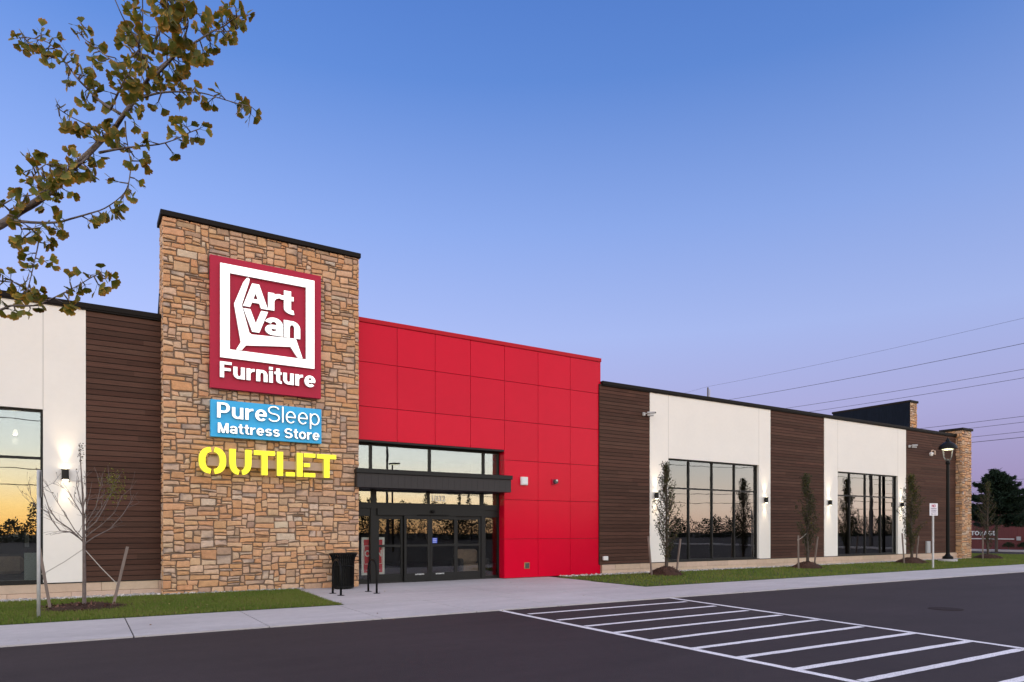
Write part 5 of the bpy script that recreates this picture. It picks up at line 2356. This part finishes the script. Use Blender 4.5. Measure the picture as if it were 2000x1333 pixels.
def wire(pts3, sag, rad, label, n=20):
    mb = MB()
    path = []
    for a, b in zip(pts3[:-1], pts3[1:]):
        a, b = Vector(a), Vector(b)
        for i in range(n):
            t = i / n
            path.append(a.lerp(b, t) - Vector((0, 0, sag * 4 * t * (1 - t))))
    path.append(Vector(pts3[-1]))
    mb.tube(path, rad, 5)
    o = mb.build('overhead_wire', 'wire', loc=pts3[0])
    tag(o, label, 'cable', 'overhead power lines')


wl = [(18.3, 18.0, .5, .010, 'topmost thin overhead wire running to the far pole tip'),
      (16.1, 15.9, .5, .019, 'second overhead wire from the top, dropping behind the roof'),
      (14.3, 14.3, .5, .017, 'upper wire of the close middle pair of overhead lines'),
      (13.9, 13.75, .5, .017, 'lower wire of the close middle pair of overhead lines'),
      (10.55, 10.7, .35, .017, 'overhead wire just above the stone pier cap'),
      (10.15, 10.2, .35, .016, 'overhead wire passing closely behind the top of the stone pier cap'),
      (9.45, 9.55, .4, .016, 'overhead wire meeting the pier just below its cap'),
      (9.05, 9.1, .4, .021, 'thick overhead wire below the pier cap'),
      (5.75, 5.75, .25, .012, 'faint overhead wire at the tip of the spruce'),
      (4.9, 4.8, .25, .012, 'overhead wire crossing the upper crown of the spruce'),
      (4.1, 4.0, .2, .014, 'lowest overhead wire crossing behind the spruce')]
for k, (za, zb_, sg, rd, lb) in enumerate(wl):
    xo = (0, -1, 0, 1, .15, .2, .15, .2, .5, .5, .5)[k]
    wire([(PXX + xo, 3, za), (PXX + xo, 54, zb_), (PXX + xo, 105, zb_)], sg, rd, lb)

# behind the viewer, seen mirrored in the shop windows
for (xx, lb) in ((23.5, 'utility pole standing behind the viewer, mirrored in the entrance glass'), (76, 'utility pole behind the viewer at the far side of the car park')):
    utility_pole(xx, -20, 10.5, lb, 'x')
for z, lb in ((9.7, 'high overhead wire mirrored in the big shop windows'), (6.3, 'middle overhead wire mirrored in the big shop windows'), (5.2, 'low overhead wire mirrored in the big shop windows')):
    wire([(-30, -20, z), (23.5, -20, z), (76, -20, z), (130, -20, z)], .45, .03, lb)
x, y = 19.3, -8.5
r = thing('lot_light', 'car park light with lit flat head, mirrored in the upper entrance glass', 'street lamp', (x, y, 0))
m = MB(); m.tube([(x, y, 0), (x, y, 6.5)], [.09, .06], 10); m.build('post', 'black_metal', r)
m = MB(); m.box(x - .3, x + .3, y - .02, y + .75, 6.42, 6.52, bev=.02); m.build('lamp_head', 'black_metal', r)
m = MB(); m.box(x - .24, x + .24, y + .1, y + .7, 6.405, 6.418); m.build('lamp_panel', 'glow_lamp', r)
# distant wood beyond the car park
rg = random.Random(41)
wm_ = MB()
for k in range(300):
    x = -110 + k * 1.15 + rg.uniform(-1, 1)
    y = -72 + rg.uniform(-6, 6)
    h = 2.0 + 1.0 * (math.sin(k * .21) * .5 + .5) + rg.uniform(0, 1.3) + max(0, x) * .012 + 2.6 * math.exp(-((x - 50) / 22) ** 2)
    w = rg.uniform(1.2, 2.2)
    con = rg.random() < .1
    if con:
        h *= 1.4
    near = math.exp(-((x - 50) / 22) ** 2)
    for _ in range(int(300 + 120 * near)):
        d = rnd_dir(rg)
        q = rg.random() ** (1.5 - .5 * near)
        ww = w * ((1 - q) if con else math.sin(math.pi * (.42 + .55 * q)) * 1.25)
        p = Vector((x + d.x * ww, y + d.y * ww, .05 + q * h))
        v = rg.uniform(.5, 1.3)
        leaf_quad(wm_, p, rg.uniform(.24, .46), rg, (.02 * v, .028 * v, .012 * v))
o = wm_.build('woodland', 'leaf')
kind(o, 'stuff', 'dark belt of trees beyond the car park')
